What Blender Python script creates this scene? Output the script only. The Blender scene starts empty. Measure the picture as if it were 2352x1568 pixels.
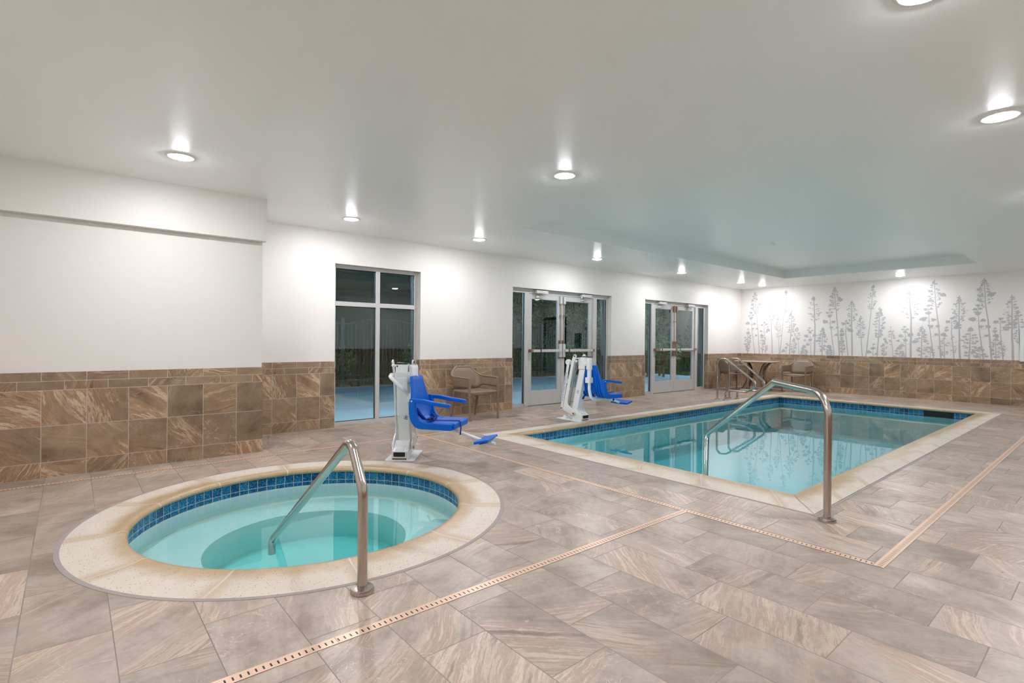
import bpy, bmesh, math, random
from mathutils import Vector, Matrix
S = 1.244
SC = bpy.context.scene
COL = SC.collection
PI = math.pi
# ---------------------------------------------------------------- measures of the place (metres)
CAM_H = 1.244
YW = 7.143      # window wall plane
YB = 6.117      # jog of the window wall, nearer part
XJ = 1.595      # where the jog ends
YS, ZS, XS = 6.031, 2.281, 1.615   # soffit face, underside, end
XM = 14.581     # mural wall plane
YR = -0.75      # wall on the camera's right
XL = -1.6       # wall behind-left
ZC = 2.728      # ceiling
ZT = 0.921      # top of the tile wainscot
PX0, PX1, PY0, PY1 = 4.511, 12.468, 1.766, 5.181   # pool, inner coping edge
WATER = -0.138
TCX, TCY, TR, TRO = 1.372, 3.935, 1.10, 1.417       # whirlpool centre, inner and outer coping radius

# ---------------------------------------------------------------- mesh helpers
class MB:
    def __init__(self):
        self.bm = bmesh.new(); self.uv = None
    def box(self, x0, x1, y0, y1, z0, z1, M=None):
        vs = [Vector((x, y, z)) for x in (x0, x1) for y in (y0, y1) for z in (z0, z1)]
        if M is not None: vs = [M @ v for v in vs]
        v = [self.bm.verts.new(p) for p in vs]
        for f in ((0,1,3,2),(4,6,7,5),(0,4,5,1),(2,3,7,6),(0,2,6,4),(1,5,7,3)):
            self.bm.faces.new([v[i] for i in f])
        return self
    def prism(self, poly, t0, t1, fn):
        """poly: list of (u,v); fn(u,v,t)->Vector"""
        a = [self.bm.verts.new(fn(u, v, t0)) for u, v in poly]
        b = [self.bm.verts.new(fn(u, v, t1)) for u, v in poly]
        n = len(poly)
        self.bm.faces.new(a); self.bm.faces.new(b[::-1])
        for i in range(n):
            self.bm.faces.new((a[i], a[(i+1) % n], b[(i+1) % n], b[i]))
        return self
    def tube(self, pts, r, seg=14, cap=True, squash=None):
        pts = [Vector(p) for p in pts]
        n = len(pts); rings = []
        rr = r if isinstance(r, (list, tuple)) else [r]*n
        T = []
        for i in range(n):
            a = pts[max(0, i-1)]; b = pts[min(n-1, i+1)]
            T.append((b-a).normalized())
        ref = Vector((0, 0, 1)) if abs(T[0].z) < .9 else Vector((1, 0, 0))
        U = T[0].cross(ref).normalized()
        for i in range(n):
            if i:
                q = T[i-1].rotation_difference(T[i]); U = (q @ U)
                U = (U - T[i]*U.dot(T[i])).normalized()
            V = T[i].cross(U)
            sq = squash or (1, 1)
            rings.append([self.bm.verts.new(pts[i] + (U*math.cos(2*PI*k/seg)*sq[0] + V*math.sin(2*PI*k/seg)*sq[1])*rr[i]) for k in range(seg)])
        for i in range(n-1):
            for k in range(seg):
                self.bm.faces.new((rings[i][k], rings[i][(k+1) % seg], rings[i+1][(k+1) % seg], rings[i+1][k]))
        if cap:
            self.bm.faces.new(rings[0][::-1]); self.bm.faces.new(rings[-1])
        return self
    def lathe(self, prof, c, seg=40, axis='z', M=None):
        """prof (r,z) about point c"""
        rings = []
        for r, z in prof:
            row = []
            for k in range(seg):
                a = 2*PI*k/seg
                p = Vector((r*math.cos(a), r*math.sin(a), z))
                if axis == 'x': p = Vector((p.z, p.x, p.y))
                if axis == 'y': p = Vector((p.x, p.z, p.y))
                p = p + Vector(c)
                if M is not None: p = M @ p
                row.append(self.bm.verts.new(p))
            rings.append(row)
        for i in range(len(rings)-1):
            for k in range(seg):
                self.bm.faces.new((rings[i][k], rings[i][(k+1) % seg], rings[i+1][(k+1) % seg], rings[i+1][k]))
        if prof[0][0] > 1e-6: self.bm.faces.new(rings[0][::-1])
        if prof[-1][0] > 1e-6: self.bm.faces.new(rings[-1])
        bmesh.ops.remove_doubles(self.bm, verts=self.bm.verts, dist=1e-6)
        return self
    def quad(self, *p):
        return self.bm.faces.new([self.bm.verts.new(Vector(q)) for q in p])
    def sweep(self, path, prof, closed=True, ups=None):
        """horizontal path of (x,y,nx,ny) with outward normal; prof of (o,z); writes UV (length, across)"""
        uvl = self.bm.loops.layers.uv.get('UVMap') or self.bm.loops.layers.uv.new('UVMap')
        L = [0.]
        n = len(path)
        for i in range(n):
            a, b = path[i], path[(i+1) % n]
            L.append(L[-1] + math.hypot(b[0]-a[0], b[1]-a[1]))
        acc = [0.]
        for i in range(len(prof)-1):
            acc.append(acc[-1] + math.hypot(prof[i+1][0]-prof[i][0], prof[i+1][1]-prof[i][1]))
        rows = [[self.bm.verts.new((x + nx*o, y + ny*o, z)) for o, z in prof] for x, y, nx, ny in path]
        m = n if closed else n-1
        for i in range(m):
            j = (i+1) % n
            for k in range(len(prof)-1):
                f = self.bm.faces.new((rows[i][k], rows[j][k], rows[j][k+1], rows[i][k+1]))
                for lp, uv in zip(f.loops, ((L[i], acc[k]), (L[i+1], acc[k]), (L[i+1], acc[k+1]), (L[i], acc[k+1]))):
                    lp[uvl].uv = uv
        return self
    def build(self, name, mat, parent=None, smooth=None, bevel=None, loc=None, label=None, solid=None, normals=True):
        if normals: bmesh.ops.recalc_face_normals(self.bm, faces=self.bm.faces)
        me = bpy.data.meshes.new(name); self.bm.to_mesh(me); self.bm.free()
        if smooth:
            me.shade_smooth(); me.set_sharp_from_angle(angle=math.radians(smooth))
        o = bpy.data.objects.new(name, me); COL.objects.link(o)
        if mat: me.materials.append(mat)
        if parent: o.parent = parent
        if loc: o.location = loc
        if bevel:
            b = o.modifiers.new('bevel', 'BEVEL'); b.width = bevel; b.segments = 2; b.limit_method = 'ANGLE'; b.angle_limit = math.radians(40)
        if solid:
            s_ = o.modifiers.new('solid', 'SOLIDIFY'); s_.thickness = solid; s_.offset = 0
        if label: o['label'] = label
        return o

def fillet(pts, rad, n=8):
    pts = [Vector(p) for p in pts]; out = [pts[0]]
    for i in range(1, len(pts)-1):
        r = rad[i-1] if isinstance(rad, (list, tuple)) else rad
        a, b, c = pts[i-1], pts[i], pts[i+1]
        u = (a-b).normalized(); v = (c-b).normalized()
        ang = u.angle(v); d = min(r/math.tan(ang/2), (a-b).length*.49, (c-b).length*.49)
        r = d*math.tan(ang/2)
        cen = b + (u+v).normalized()*(r/math.sin(ang/2))
        p0 = b+u*d; p1 = b+v*d
        x = (p0-cen); y = (p1-cen); tot = x.angle(y)
        for k in range(n+1):
            t = k/n
            out.append(cen + (x*math.sin((1-t)*tot) + y*math.sin(t*tot))/math.sin(tot))
    out.append(pts[-1]); return out

def empty(name, loc, rz=0, label=None, cat=None, group=None, kind=None):
    o = bpy.data.objects.new(name, None); COL.objects.link(o)
    o.location = loc; o.rotation_euler = (0, 0, rz); o.empty_display_size = .1
    tag(o, label, cat, group, kind); return o
def tag(o, label=None, cat=None, group=None, kind=None):
    if label: o['label'] = label
    if cat: o['category'] = cat
    if group: o['group'] = group
    if kind: o['kind'] = kind
    return o
def dup(root):
    r = root.copy(); COL.objects.link(r)
    for ch in list(root.children):
        c = ch.copy(); COL.objects.link(c); c.parent = r
        for g in ch.children:
            d = g.copy(); COL.objects.link(d); d.parent = c
    return r

# ---------------------------------------------------------------- material helpers
def lin(c):
    """sRGB 0-255 to linear"""
    def f(v):
        v /= 255.
        return v/12.92 if v <= .04045 else ((v+.055)/1.055)**2.4
    return (f(c[0]), f(c[1]), f(c[2]), 1)
class N:
    def __init__(self, name):
        self.m = bpy.data.materials.new(name); self.m.use_nodes = True
        self.t = self.m.node_tree; self.t.nodes.clear()
        self.out = self.t.nodes.new('ShaderNodeOutputMaterial')
    def node(self, typ, **kw):
        n = self.t.nodes.new('ShaderNode'+typ)
        for k, v in kw.items(): setattr(n, k, v)
        return n
    def put(self, sock, v):
        if isinstance(v, bpy.types.NodeSocket): self.t.links.new(v, sock)
        else: sock.default_value = v
    def math(self, op, a, b=0., c=0., clamp=False):
        n = self.node('Math', operation=op, use_clamp=clamp)
        self.put(n.inputs[0], a); self.put(n.inputs[1], b); self.put(n.inputs[2], c)
        return n.outputs[0]
    def mix(self, f, a, b, kind='RGBA', blend='MIX'):
        n = self.node('Mix', data_type=kind)
        if kind == 'RGBA':
            n.blend_type = blend
            self.put(n.inputs[0], f); self.put(n.inputs[6], a); self.put(n.inputs[7], b); return n.outputs[2]
        self.put(n.inputs[0], f); self.put(n.inputs[2], a); self.put(n.inputs[3], b); return n.outputs[0]
    def xyz(self, v):
        n = self.node('SeparateXYZ'); self.put(n.inputs[0], v); return n.outputs
    def comb(self, x=0., y=0., z=0.):
        n = self.node('CombineXYZ')
        for i, v in enumerate((x, y, z)): self.put(n.inputs[i], v)
        return n.outputs[0]
    def noise(self, vec, scale=5., detail=3., rough=.5, dist=0., w=None):
        n = self.node('TexNoise'); 
        if w is not None:
            n.noise_dimensions = '4D'; self.put(n.inputs['W'], w)
        self.put(n.inputs['Vector'], vec); self.put(n.inputs['Scale'], scale); self.put(n.inputs['Detail'], detail)
        self.put(n.inputs['Roughness'], rough); self.put(n.inputs['Distortion'], dist)
        return n.outputs['Fac']
    def ramp(self, f, stops, interp='LINEAR'):
        n = self.node('ValToRGB'); n.color_ramp.interpolation = interp
        e = n.color_ramp.elements
        while len(e) < len(stops): e.new(.5)
        for i, (p, c) in enumerate(stops):
            e[i].position = p; e[i].color = c if len(c) == 4 else (*c, 1)
        self.put(n.inputs[0], f); return n.outputs[0]
    def smooth(self, v, a, b):
        n = self.node('MapRange', interpolation_type='SMOOTHSTEP')
        self.put(n.inputs[0], v); self.put(n.inputs[1], a); self.put(n.inputs[2], b)
        return n.outputs[0]
    def bump(self, h, strength=.2, dist=.01, normal=None):
        n = self.node('Bump'); self.put(n.inputs['Height'], h)
        n.inputs['Strength'].default_value = strength; n.inputs['Distance'].default_value = dist
        if normal is not None: self.put(n.inputs['Normal'], normal)
        return n.outputs[0]
    def bsdf(self, color, rough=.5, metal=0., normal=None, spec=.5, **kw):
        n = self.node('BsdfPrincipled')
        self.put(n.inputs['Base Color'], color); self.put(n.inputs['Roughness'], rough); self.put(n.inputs['Metallic'], metal)
        n.inputs['Specular IOR Level'].default_value = spec
        if normal is not None: self.put(n.inputs['Normal'], normal)
        for k, v in kw.items(): self.put(n.inputs[k], v)
        self.t.links.new(n.outputs[0], self.out.inputs[0]); return n
    def obj(self):
        return self.node('TexCoord').outputs['Object']
    def uvc(self):
        return self.node('TexCoord').outputs['UV']

def plain(name, c, rough=.5, metal=0., bump=None, spec=.5, var=.06, **kw):
    k = N(name); p = k.obj()
    nz = k.noise(p, 6., 3.)
    col = k.mix(nz, tuple(v*(1-var) for v in lin(c)[:3])+(1,), tuple(min(1, v*(1+var)) for v in lin(c)[:3])+(1,))
    nrm = None
    if bump: nrm = k.bump(k.noise(p, bump[0], 2.), bump[1], .003)
    k.bsdf(col, rough, metal, nrm, spec, **kw)
    return k.m

def stone_color(k, u, v, cid, P, rot=.5, bias=.25):
    """slate-look porcelain face, turned and shifted differently on each tile: plain cloudy ground, strata in places, fine cracks"""
    wn = k.node('TexWhiteNoise', noise_dimensions='3D'); k.put(wn.inputs['Vector'], cid)
    rc = k.xyz(wn.outputs['Color']); rv = wn.outputs['Value']
    ang = k.math('ADD', k.math('MULTIPLY', k.math('SUBTRACT', rc[0], .5), 2*PI*rot), bias)
    c, s = k.math('COSINE', ang), k.math('SINE', ang)
    ru = k.math('ADD', k.math('MULTIPLY', u, c), k.math('MULTIPLY', v, s))
    rw = k.math('SUBTRACT', k.math('MULTIPLY', v, c), k.math('MULTIPLY', u, s))
    off = k.math('MULTIPLY', rv, 37.); o2 = k.math('MULTIPLY', rc[1], 53.)
    iso = k.comb(k.math('ADD', ru, off), k.math('ADD', rw, o2), off)
    w1 = k.math('MULTIPLY', k.math('SUBTRACT', k.noise(iso, 2.1, 1.), .5), P['bend'])
    w2 = k.math('MULTIPLY', k.math('SUBTRACT', k.noise(iso, 14., 3., .6), .5), .022)
    w = k.math('ADD', rw, k.math('ADD', w1, w2))
    vec = k.comb(k.math('MULTIPLY', k.math('ADD', ru, off), P['along']), k.math('MULTIPLY', k.math('ADD', w, o2), P['across']), off)
    strata = k.noise(vec, 1., 6., .68)
    cloud = k.noise(iso, 3.2, 4., .66)
    grain = k.noise(iso, 55., 2., .65)
    ground = k.ramp(k.math('ADD', k.math('MULTIPLY', cloud, .7), k.math('MULTIPLY', strata, .3)), P['ground'])
    bands = k.ramp(strata, P['bands'])
    where = k.math('ADD', k.noise(k.comb(k.math('MULTIPLY', k.math('ADD', ru, off), .8), k.math('MULTIPLY', k.math('ADD', w, o2), 2.6), off), 1.5, 3., .55), k.math('MULTIPLY', k.math('SUBTRACT', rc[2], .5), .22))
    m = k.smooth(where, P['m0'], P['m1'])
    col = k.mix(m, ground, bands)
    g = k.math('ADD', .86, k.math('MULTIPLY', grain, .28))
    col = k.mix(1., col, k.comb(g, g, g), blend='MULTIPLY')
    # hairline cracks and pale threads
    cr = k.math('ABSOLUTE', k.math('SUBTRACT', k.noise(iso, 4.5, 4., .62, .9), .5))
    vm = k.math('MULTIPLY', k.math('SUBTRACT', 1., k.smooth(cr, .0, .010)), k.smooth(k.noise(iso, 2.2, 1.), .50, .62))
    th = k.math('ABSOLUTE', k.math('SUBTRACT', strata, .47))
    tm = k.math('MULTIPLY', k.math('SUBTRACT', 1., k.smooth(th, .0, .006)), k.math('ADD', .25, k.math('MULTIPLY', m, .6)))
    vm = k.math('MAXIMUM', vm, k.math('MULTIPLY', tm, .7))
    h = k.math('ADD', k.math('MULTIPLY', strata, .6), k.math('MULTIPLY', grain, .25))
    return col, vm, rv, h
EXPO = 0.07
TREES=[([(6.956,0.925),(6.951,1.288),(6.937,1.615)],0.028,(1.615,0.978,0.103,0.9),[]),([(6.749,0.925),(6.833,1.545),(6.856,2.077)],0.02,None,[(6.864,2.06,0.043),(6.812,1.99,0.029),(6.915,1.975,0.029),(6.863,1.905,0.046),(6.948,1.77,0.061),(6.767,1.749,0.043),(6.808,1.613,0.034),(6.689,1.612,0.034),(6.712,1.425,0.034)]),([(6.622,0.925),(6.672,1.629),(6.738,2.226),(6.759,2.627)],0.022,(2.619,2.005,0.127,0.6),[(6.825,2.401,0.034),(6.841,2.278,0.027),(6.84,2.182,0.037),(6.62,2.288,0.047)]),([(6.539,0.925),(6.569,1.459)],0.017,(1.459,1.003,0.084,0.7),[(6.552,1.417,0.04)]),([(6.447,0.925),(6.505,1.627),(6.49,1.795)],0.017,(1.375,0.971,0.075,0.5),[(6.49,1.778,0.034),(6.555,1.712,0.034),(6.439,1.727,0.034),(6.398,1.659,0.025),(6.385,1.576,0.054),(6.587,1.544,0.034),(6.421,1.517,0.03)]),([(6.276,0.925),(6.305,1.708),(6.306,2.257)],0.027,(2.241,1.825,0.1,0.7),[]),([(6.091,0.925),(6.122,1.54),(6.133,1.887)],0.016,(1.887,1.359,0.099,0.45),[]),([(6.075,0.925),(6.005,1.704),(5.936,2.616)],0.021,(2.608,2.029,0.099,0.45),[(5.936,2.575,0.039)]),([(5.833,0.925),(5.786,1.619),(5.783,2.08)],0.029,(2.056,1.409,0.13,0.8),[]),([(5.915,0.925),(5.898,1.221)],0.013,None,[(5.898,1.197,0.033),(5.92,1.099,0.041),(5.982,1.016,0.055),(5.859,1.157,0.024)]),([(5.733,0.925),(5.722,1.36)],0.015,(1.344,0.957,0.081,0.6),[(5.722,1.32,0.032)]),([(5.589,0.925),(5.642,1.626)],0.016,(1.618,1.297,0.096,0.5),[]),([(5.47,0.925),(5.472,1.17)],0.016,(1.162,0.925,0.103,1.6),[]),([(5.301,0.925),(5.319,1.299),(5.345,1.622)],0.016,None,[(5.344,1.614,0.028),(5.381,1.559,0.028),(5.278,1.551,0.028),(5.329,1.504,0.044),(5.408,1.409,0.055),(5.451,1.298,0.032),(5.32,1.314,0.047),(5.384,1.195,0.047),(5.219,1.425,0.05),(5.16,1.284,0.039)]),([(5.221,0.925),(5.215,1.691),(5.238,2.162),(5.258,2.414)],0.041,(2.352,1.802,0.18,0.45),[(5.261,2.375,0.05)]),([(5.043,0.925),(5.041,1.378),(5.029,1.626)],0.023,(1.611,1.006,0.124,1.0),[]),([(4.882,0.925),(4.885,1.179)],0.015,(1.171,0.936,0.092,1.6),[]),([(4.765,0.925),(4.854,1.609),(4.88,2.101)],0.021,None,[(4.873,2.078,0.034),(4.831,2.007,0.031),(4.928,1.995,0.031),(4.878,1.917,0.052),(4.974,1.773,0.064),(4.787,1.761,0.046),(4.827,1.624,0.043),(4.704,1.622,0.037),(4.729,1.44,0.038)]),([(4.65,0.925),(4.705,1.759),(4.758,2.295),(4.775,2.632)],0.027,(2.616,2.036,0.137,0.7),[(4.849,2.407,0.038),(4.854,2.284,0.027),(4.86,2.185,0.042),(4.643,2.319,0.061)]),([(4.589,0.925),(4.609,1.591)],0.018,(1.379,1.001,0.091,0.7),[(4.602,1.583,0.03),(4.609,1.531,0.042),(4.601,1.44,0.057)]),([(4.463,0.925),(4.522,1.53),(4.511,1.801)],0.02,None,[(4.511,1.778,0.033),(4.57,1.711,0.048),(4.464,1.725,0.033),(4.423,1.559,0.063),(4.411,1.664,0.038)]),([(4.371,0.925),(4.399,1.828),(4.391,2.261)],0.033,(2.246,1.753,0.134,0.7),[]),([(4.158,0.925),(4.195,1.454),(4.206,1.89)],0.016,(1.882,1.321,0.103,0.6),[]),([(4.082,0.925),(4.003,1.818),(3.949,2.617)],0.022,(2.558,2.035,0.103,0.5),[(3.949,2.58,0.041)]),([(3.859,0.925),(3.822,1.598),(3.815,2.073)],0.029,(2.059,1.367,0.13,0.85),[]),([(3.945,0.925),(3.923,1.228)],0.012,None,[(3.923,1.214,0.029),(3.94,1.119,0.044),(4.021,1.03,0.055),(3.871,0.99,0.036)]),([(3.723,0.925),(3.709,1.357)],0.014,(1.35,0.954,0.087,0.7),[(3.709,1.336,0.032)]),([(3.543,0.925),(3.571,1.301),(3.592,1.623)],0.014,(1.615,1.186,0.086,0.5),[]),([(3.414,0.925),(3.422,1.174)],0.014,(1.167,0.931,0.106,1.6),[]),([(3.298,0.925),(3.308,1.373),(3.334,1.626)],0.017,None,[(3.334,1.619,0.028),(3.368,1.563,0.025),(3.281,1.563,0.031),(3.315,1.507,0.042),(3.401,1.415,0.048),(3.447,1.302,0.034),(3.313,1.317,0.048),(3.382,1.196,0.048),(3.223,1.436,0.056),(3.148,1.283,0.048)]),([(3.207,0.925),(3.209,1.792),(3.236,2.212),(3.255,2.423)],0.039,(2.367,1.793,0.189,0.42),[(3.255,2.381,0.05)]),([(3.016,0.925),(3.009,1.374),(3.006,1.629)],0.025,(1.608,0.961,0.138,1.0),[]),([(2.857,0.925),(2.859,1.17)],0.014,(1.163,0.94,0.102,1.6),[]),([(2.797,0.925),(2.88,1.648),(2.901,2.1)],0.023,None,[(2.9,2.086,0.035),(2.851,2.016,0.033),(2.949,2.006,0.038),(2.904,1.922,0.054),(2.991,1.787,0.065),(2.805,1.769,0.046),(2.853,1.627,0.046),(2.724,1.632,0.041),(2.749,1.442,0.041)]),([(2.669,0.925),(2.718,1.645),(2.771,2.121),(2.797,2.645)],0.027,(2.625,2.027,0.135,0.7),[(2.871,2.412,0.038),(2.881,2.293,0.024),(2.874,2.194,0.046),(2.656,2.318,0.057)]),([(2.606,0.925),(2.622,1.469)],0.016,(1.375,0.972,0.107,0.7),[(2.621,1.436,0.054),(2.581,1.596,0.027),(2.58,1.536,0.038)]),([(2.445,0.925),(2.497,1.509),(2.489,1.802)],0.019,(1.442,1.043,0.08,0.3),[(2.484,1.795,0.037),(2.561,1.723,0.042),(2.437,1.734,0.035),(2.4,1.601,0.061),(2.395,1.667,0.033)]),([(2.348,0.925),(2.37,1.64),(2.371,2.267)],0.037,(2.248,1.627,0.132,0.7),[]),([(2.197,0.925),(2.187,1.376),(2.179,1.598)],0.024,(1.585,0.972,0.144,1.0),[]),([(2.021,0.925),(2.028,1.183)],0.013,(1.177,0.945,0.11,1.6),[]),([(1.972,0.925),(2.046,1.571),(2.07,2.075)],0.023,None,[(2.07,2.056,0.036),(2.026,1.983,0.033),(2.118,1.974,0.039),(2.073,1.894,0.057),(2.156,1.767,0.064),(1.98,1.743,0.046),(2.017,1.609,0.046),(1.897,1.607,0.041),(1.924,1.422,0.039)]),([(1.844,0.925),(1.903,1.697),(1.949,2.083),(1.973,2.611)],0.028,(2.591,1.994,0.134,0.7),[(2.054,2.391,0.038),(2.057,2.266,0.025),(2.051,2.165,0.046),(1.846,2.282,0.059)]),([(1.773,0.925),(1.792,1.454)],0.016,(1.365,0.959,0.108,0.7),[(1.782,1.416,0.053),(1.798,1.568,0.028),(1.802,1.505,0.041)]),([(1.671,0.925),(1.718,1.504),(1.715,1.769)],0.018,(1.315,0.999,0.075,0.3),[(1.711,1.763,0.035),(1.785,1.701,0.043),(1.668,1.699,0.035),(1.617,1.566,0.06),(1.613,1.635,0.031)]),([(1.52,0.925),(1.544,1.628),(1.55,2.233)],0.037,(2.214,1.628,0.137,0.7),[]),([(1.408,0.925),(1.44,1.502),(1.453,1.924)],0.02,(1.911,1.255,0.111,0.6),[])]
# ---------------------------------------------------------------- materials
FLOOR_P = dict(bend=.14, along=1.2, across=15., m0=.45, m1=.64,
    ground=[(.30, lin((126,110,99))), (.44, lin((155,139,127))), (.54, lin((173,158,146))), (.68, lin((193,179,166)))],
    bands=[(.28, lin((130,110,97))), (.38, lin((158,138,122))), (.44, lin((196,178,160))), (.49, lin((168,147,132))), (.55, lin((182,158,141))), (.60, lin((206,190,173))), (.66, lin((164,145,131))), (.78, lin((202,184,166)))])
WALL_P = dict(bend=.20, along=1.5, across=11., m0=.42, m1=.60,
    ground=[(.30, lin((104,82,64))), (.43, lin((136,112,90))), (.53, lin((152,130,106))), (.66, lin((170,144,116)))],
    bands=[(.28, lin((106,80,60))), (.36, lin((138,106,80))), (.43, lin((176,148,120))), (.47, lin((150,118,90))), (.52, lin((160,126,94))), (.56, lin((202,180,154))), (.61, lin((138,114,94))), (.66, lin((166,132,100))), (.76, lin((200,176,148)))])

def floor_mat():
    k = N('floor_tile'); x, y, z = k.xyz(k.obj())
    pw, pl = .2455*S, .4845*S
    U = k.math('DIVIDE', k.math('SUBTRACT', x, 1.095*S), pw); cu = k.math('FLOOR', U); fu = k.math('SUBTRACT', U, cu)
    V = k.math('DIVIDE', k.math('SUBTRACT', k.math('SUBTRACT', y, .129*S), k.math('MULTIPLY', cu, .1615*S)), pl)
    cv = k.math('FLOOR', V); fv = k.math('SUBTRACT', V, cv)
    du = k.math('MULTIPLY', k.math('MINIMUM', fu, k.math('SUBTRACT', 1., fu)), pw)
    dv = k.math('MULTIPLY', k.math('MINIMUM', fv, k.math('SUBTRACT', 1., fv)), pl)
    d = k.math('MINIMUM', du, dv)
    g = k.math('SUBTRACT', 1., k.smooth(d, .0012, .0028))
    col, vm, rv, f = stone_color(k, x, y, k.comb(cu, cv, 3.), FLOOR_P, rot=.40)
    col = k.mix(k.math('MULTIPLY', vm, .55), col, lin((214,202,190)))
    tone = k.math('ADD', .83, k.math('MULTIPLY', rv, .28))
    col = k.mix(1., col, k.comb(tone, tone, tone), blend='MULTIPLY')
    gc = k.mix(k.noise(k.obj(), 1.3, 2.), lin((96,84,76)), lin((170,160,152)))
    col = k.mix(g, col, gc)
    rough = k.math('ADD', .20, k.math('MULTIPLY', k.noise(k.obj(), 22., 4., .6), .26))
    rough = k.mix(g, rough, .8, kind='FLOAT')
    h = k.math('SUBTRACT', k.math('MULTIPLY', f, .5), k.math('MULTIPLY', g, 1.2))
    k.bsdf(col, rough, 0., k.bump(h, .35, .0025), .5)
    return k.m

def wall_tile_mat(axis):
    k = N('wall_tile_'+axis); o = k.xyz(k.obj()); u = o['xyz'.index(axis)]; z = o[2]
    p = .2475*S
    rows = (0.0, .135, .450, .763, .843, .9215)
    r = k.math('GREATER_THAN', z, rows[1])
    for q in rows[2:-1]: r = k.math('ADD', r, k.math('GREATER_THAN', z, q))
    dz = k.math('ABSOLUTE', k.math('SUBTRACT', z, rows[1]))
    for q in rows[2:-1]: dz = k.math('MINIMUM', dz, k.math('ABSOLUTE', k.math('SUBTRACT', z, q)))
    half = k.math('MULTIPLY', k.math('COMPARE', r, 3., .1), .5)
    U = k.math('ADD', k.math('DIVIDE', u, p), half); cu = k.math('FLOOR', U); fu = k.math('SUBTRACT', U, cu)
    du = k.math('MULTIPLY', k.math('MINIMUM', fu, k.math('SUBTRACT', 1., fu)), p)
    g = k.math('SUBTRACT', 1., k.smooth(k.math('MINIMUM', du, dz), .0014, .003))
    col, vm, rv, f = stone_color(k, u, z, k.comb(cu, r, 7.), WALL_P, rot=1.)
    col = k.mix(k.math('MULTIPLY', vm, .6), col, lin((210,196,176)))
    tone = k.math('ADD', .80, k.math('MULTIPLY', rv, .36))
    col = k.mix(1., col, k.comb(tone, tone, tone), blend='MULTIPLY')
    col = k.mix(g, col, lin((196,184,174)))
    rough = k.mix(g, k.math('ADD', .30, k.math('MULTIPLY', f, .2)), .85, kind='FLOAT')
    h = k.math('SUBTRACT', k.math('MULTIPLY', f, .4), g)
    k.bsdf(col, rough, 0., k.bump(h, .35, .002), .4)
    return k.m

def paint_mat(name, c, rough, bs, bd, spec=.4, weave=False):
    k = N(name); p = k.obj()
    h = k.noise(p, bs, 2.)
    if weave:
        m = k.node('Mapping'); m.inputs['Scale'].default_value = (90, 90, 12); k.put(m.inputs[0], p)
        h = k.math('ADD', h, k.noise(m.outputs[0], 6., 2.))
    col = k.mix(k.noise(p, .8, 2.), tuple(v*.975 for v in lin(c)[:3])+(1,), lin(c))
    k.bsdf(col, rough, 0., k.bump(h, bd, .002), spec)
    return k.m

M = {}
M['floor'] = floor_mat()
M['tile_x'] = wall_tile_mat('x'); M['tile_y'] = wall_tile_mat('y')
M['paint'] = paint_mat('cream_wall_paint', (232,228,223), .42, 260., .12, .35, True)
M['ceiling'] = paint_mat('ceiling_paint', (251,251,250), .35, 210., .22, .95)
M['alu'] = plain('satin_aluminium', (206,204,202), .36, .25, spec=.5)
M['steel'] = plain('brushed_stainless_steel', (178,172,166), .17, 1., var=.05)
M['rust'] = plain('rust_stained_steel', (150,122,104), .42, .5, bump=(40, .2), var=.25)
M['closer'] = plain('grey_closer_metal', (212,212,210), .35, .25)
M['black'] = plain('black_plastic', (16,16,18), .35)
M['rubber'] = plain('dark_gasket', (22,26,30), .6)
M['white_metal'] = plain('white_powder_coat', (232,234,234), .28, spec=.5, var=.02)
M['bolt'] = plain('bolt_metal', (140,126,108), .35, .8)
M['blue'] = plain('blue_moulded_plastic', (0,98,204), .34, spec=.25, var=.05)
M['strap'] = plain('blue_webbing', (0,56,150), .7, bump=(300,.4))
M['taupe'] = plain('taupe_resin', (139,120,104), .45, bump=(140,.25), var=.04)
M['tabletop'] = plain('taupe_laminate', (150,132,118), .35, var=.04)
M['plate_text'] = plain('blue_print', (66,96,160), .5)
M['sticker'] = plain('pale_sticker', (196,204,208), .5)
M['white_plastic'] = plain('white_plastic', (235,235,232), .4)
M['red'] = plain('red_enamel', (170,20,18), .3)
M['grey_box'] = plain('grey_plastic', (150,156,160), .5)
M['sealant'] = plain('grey_sealant', (160,150,146), .7, bump=(60,.3))
M['doorpaint'] = plain('dark_door_frame_paint', (18,18,20), .35)
M['doorgrey'] = plain('grey_door_paint', (150,148,146), .45)
M['fence'] = plain('fence_metal', (58,62,66), .45, .2)
M['reveal'] = plain('jamb_shade_lining', (64,68,72), .7)
M['concrete'] = plain('broom_finished_concrete', (186,194,200), .85, bump=(30,.3), var=.1)
M['wood'] = plain('weathered_wood', (128,100,66), .7, bump=(30,.3), var=.2)
M['bark'] = plain('bark', (70,56,44), .85, bump=(30,.6), var=.25)
M['stucco'] = plain('exterior_stucco', (170,168,160), .9, bump=(60,.4))
M['grassy'] = plain('grass_blade', (66,96,36), .7, var=.3)
M['leaf'] = plain('tree_leaf', (124,176,92), .6, var=.4)

def steel_brushed():
    k = N('brushed_steel_tube'); p = k.obj()
    m = k.node('Mapping'); m.inputs['Scale'].default_value = (40, 40, 2); k.put(m.inputs[0], p)
    nz = k.noise(m.outputs[0], 8., 3.)
    k.bsdf(k.mix(nz, lin((176,166,158)), lin((206,199,192))), k.math('ADD', .14, k.math('MULTIPLY', nz, .14)), 1., k.bump(nz, .05, .001))
    return k.m
M['steel'] = steel_brushed()

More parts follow.
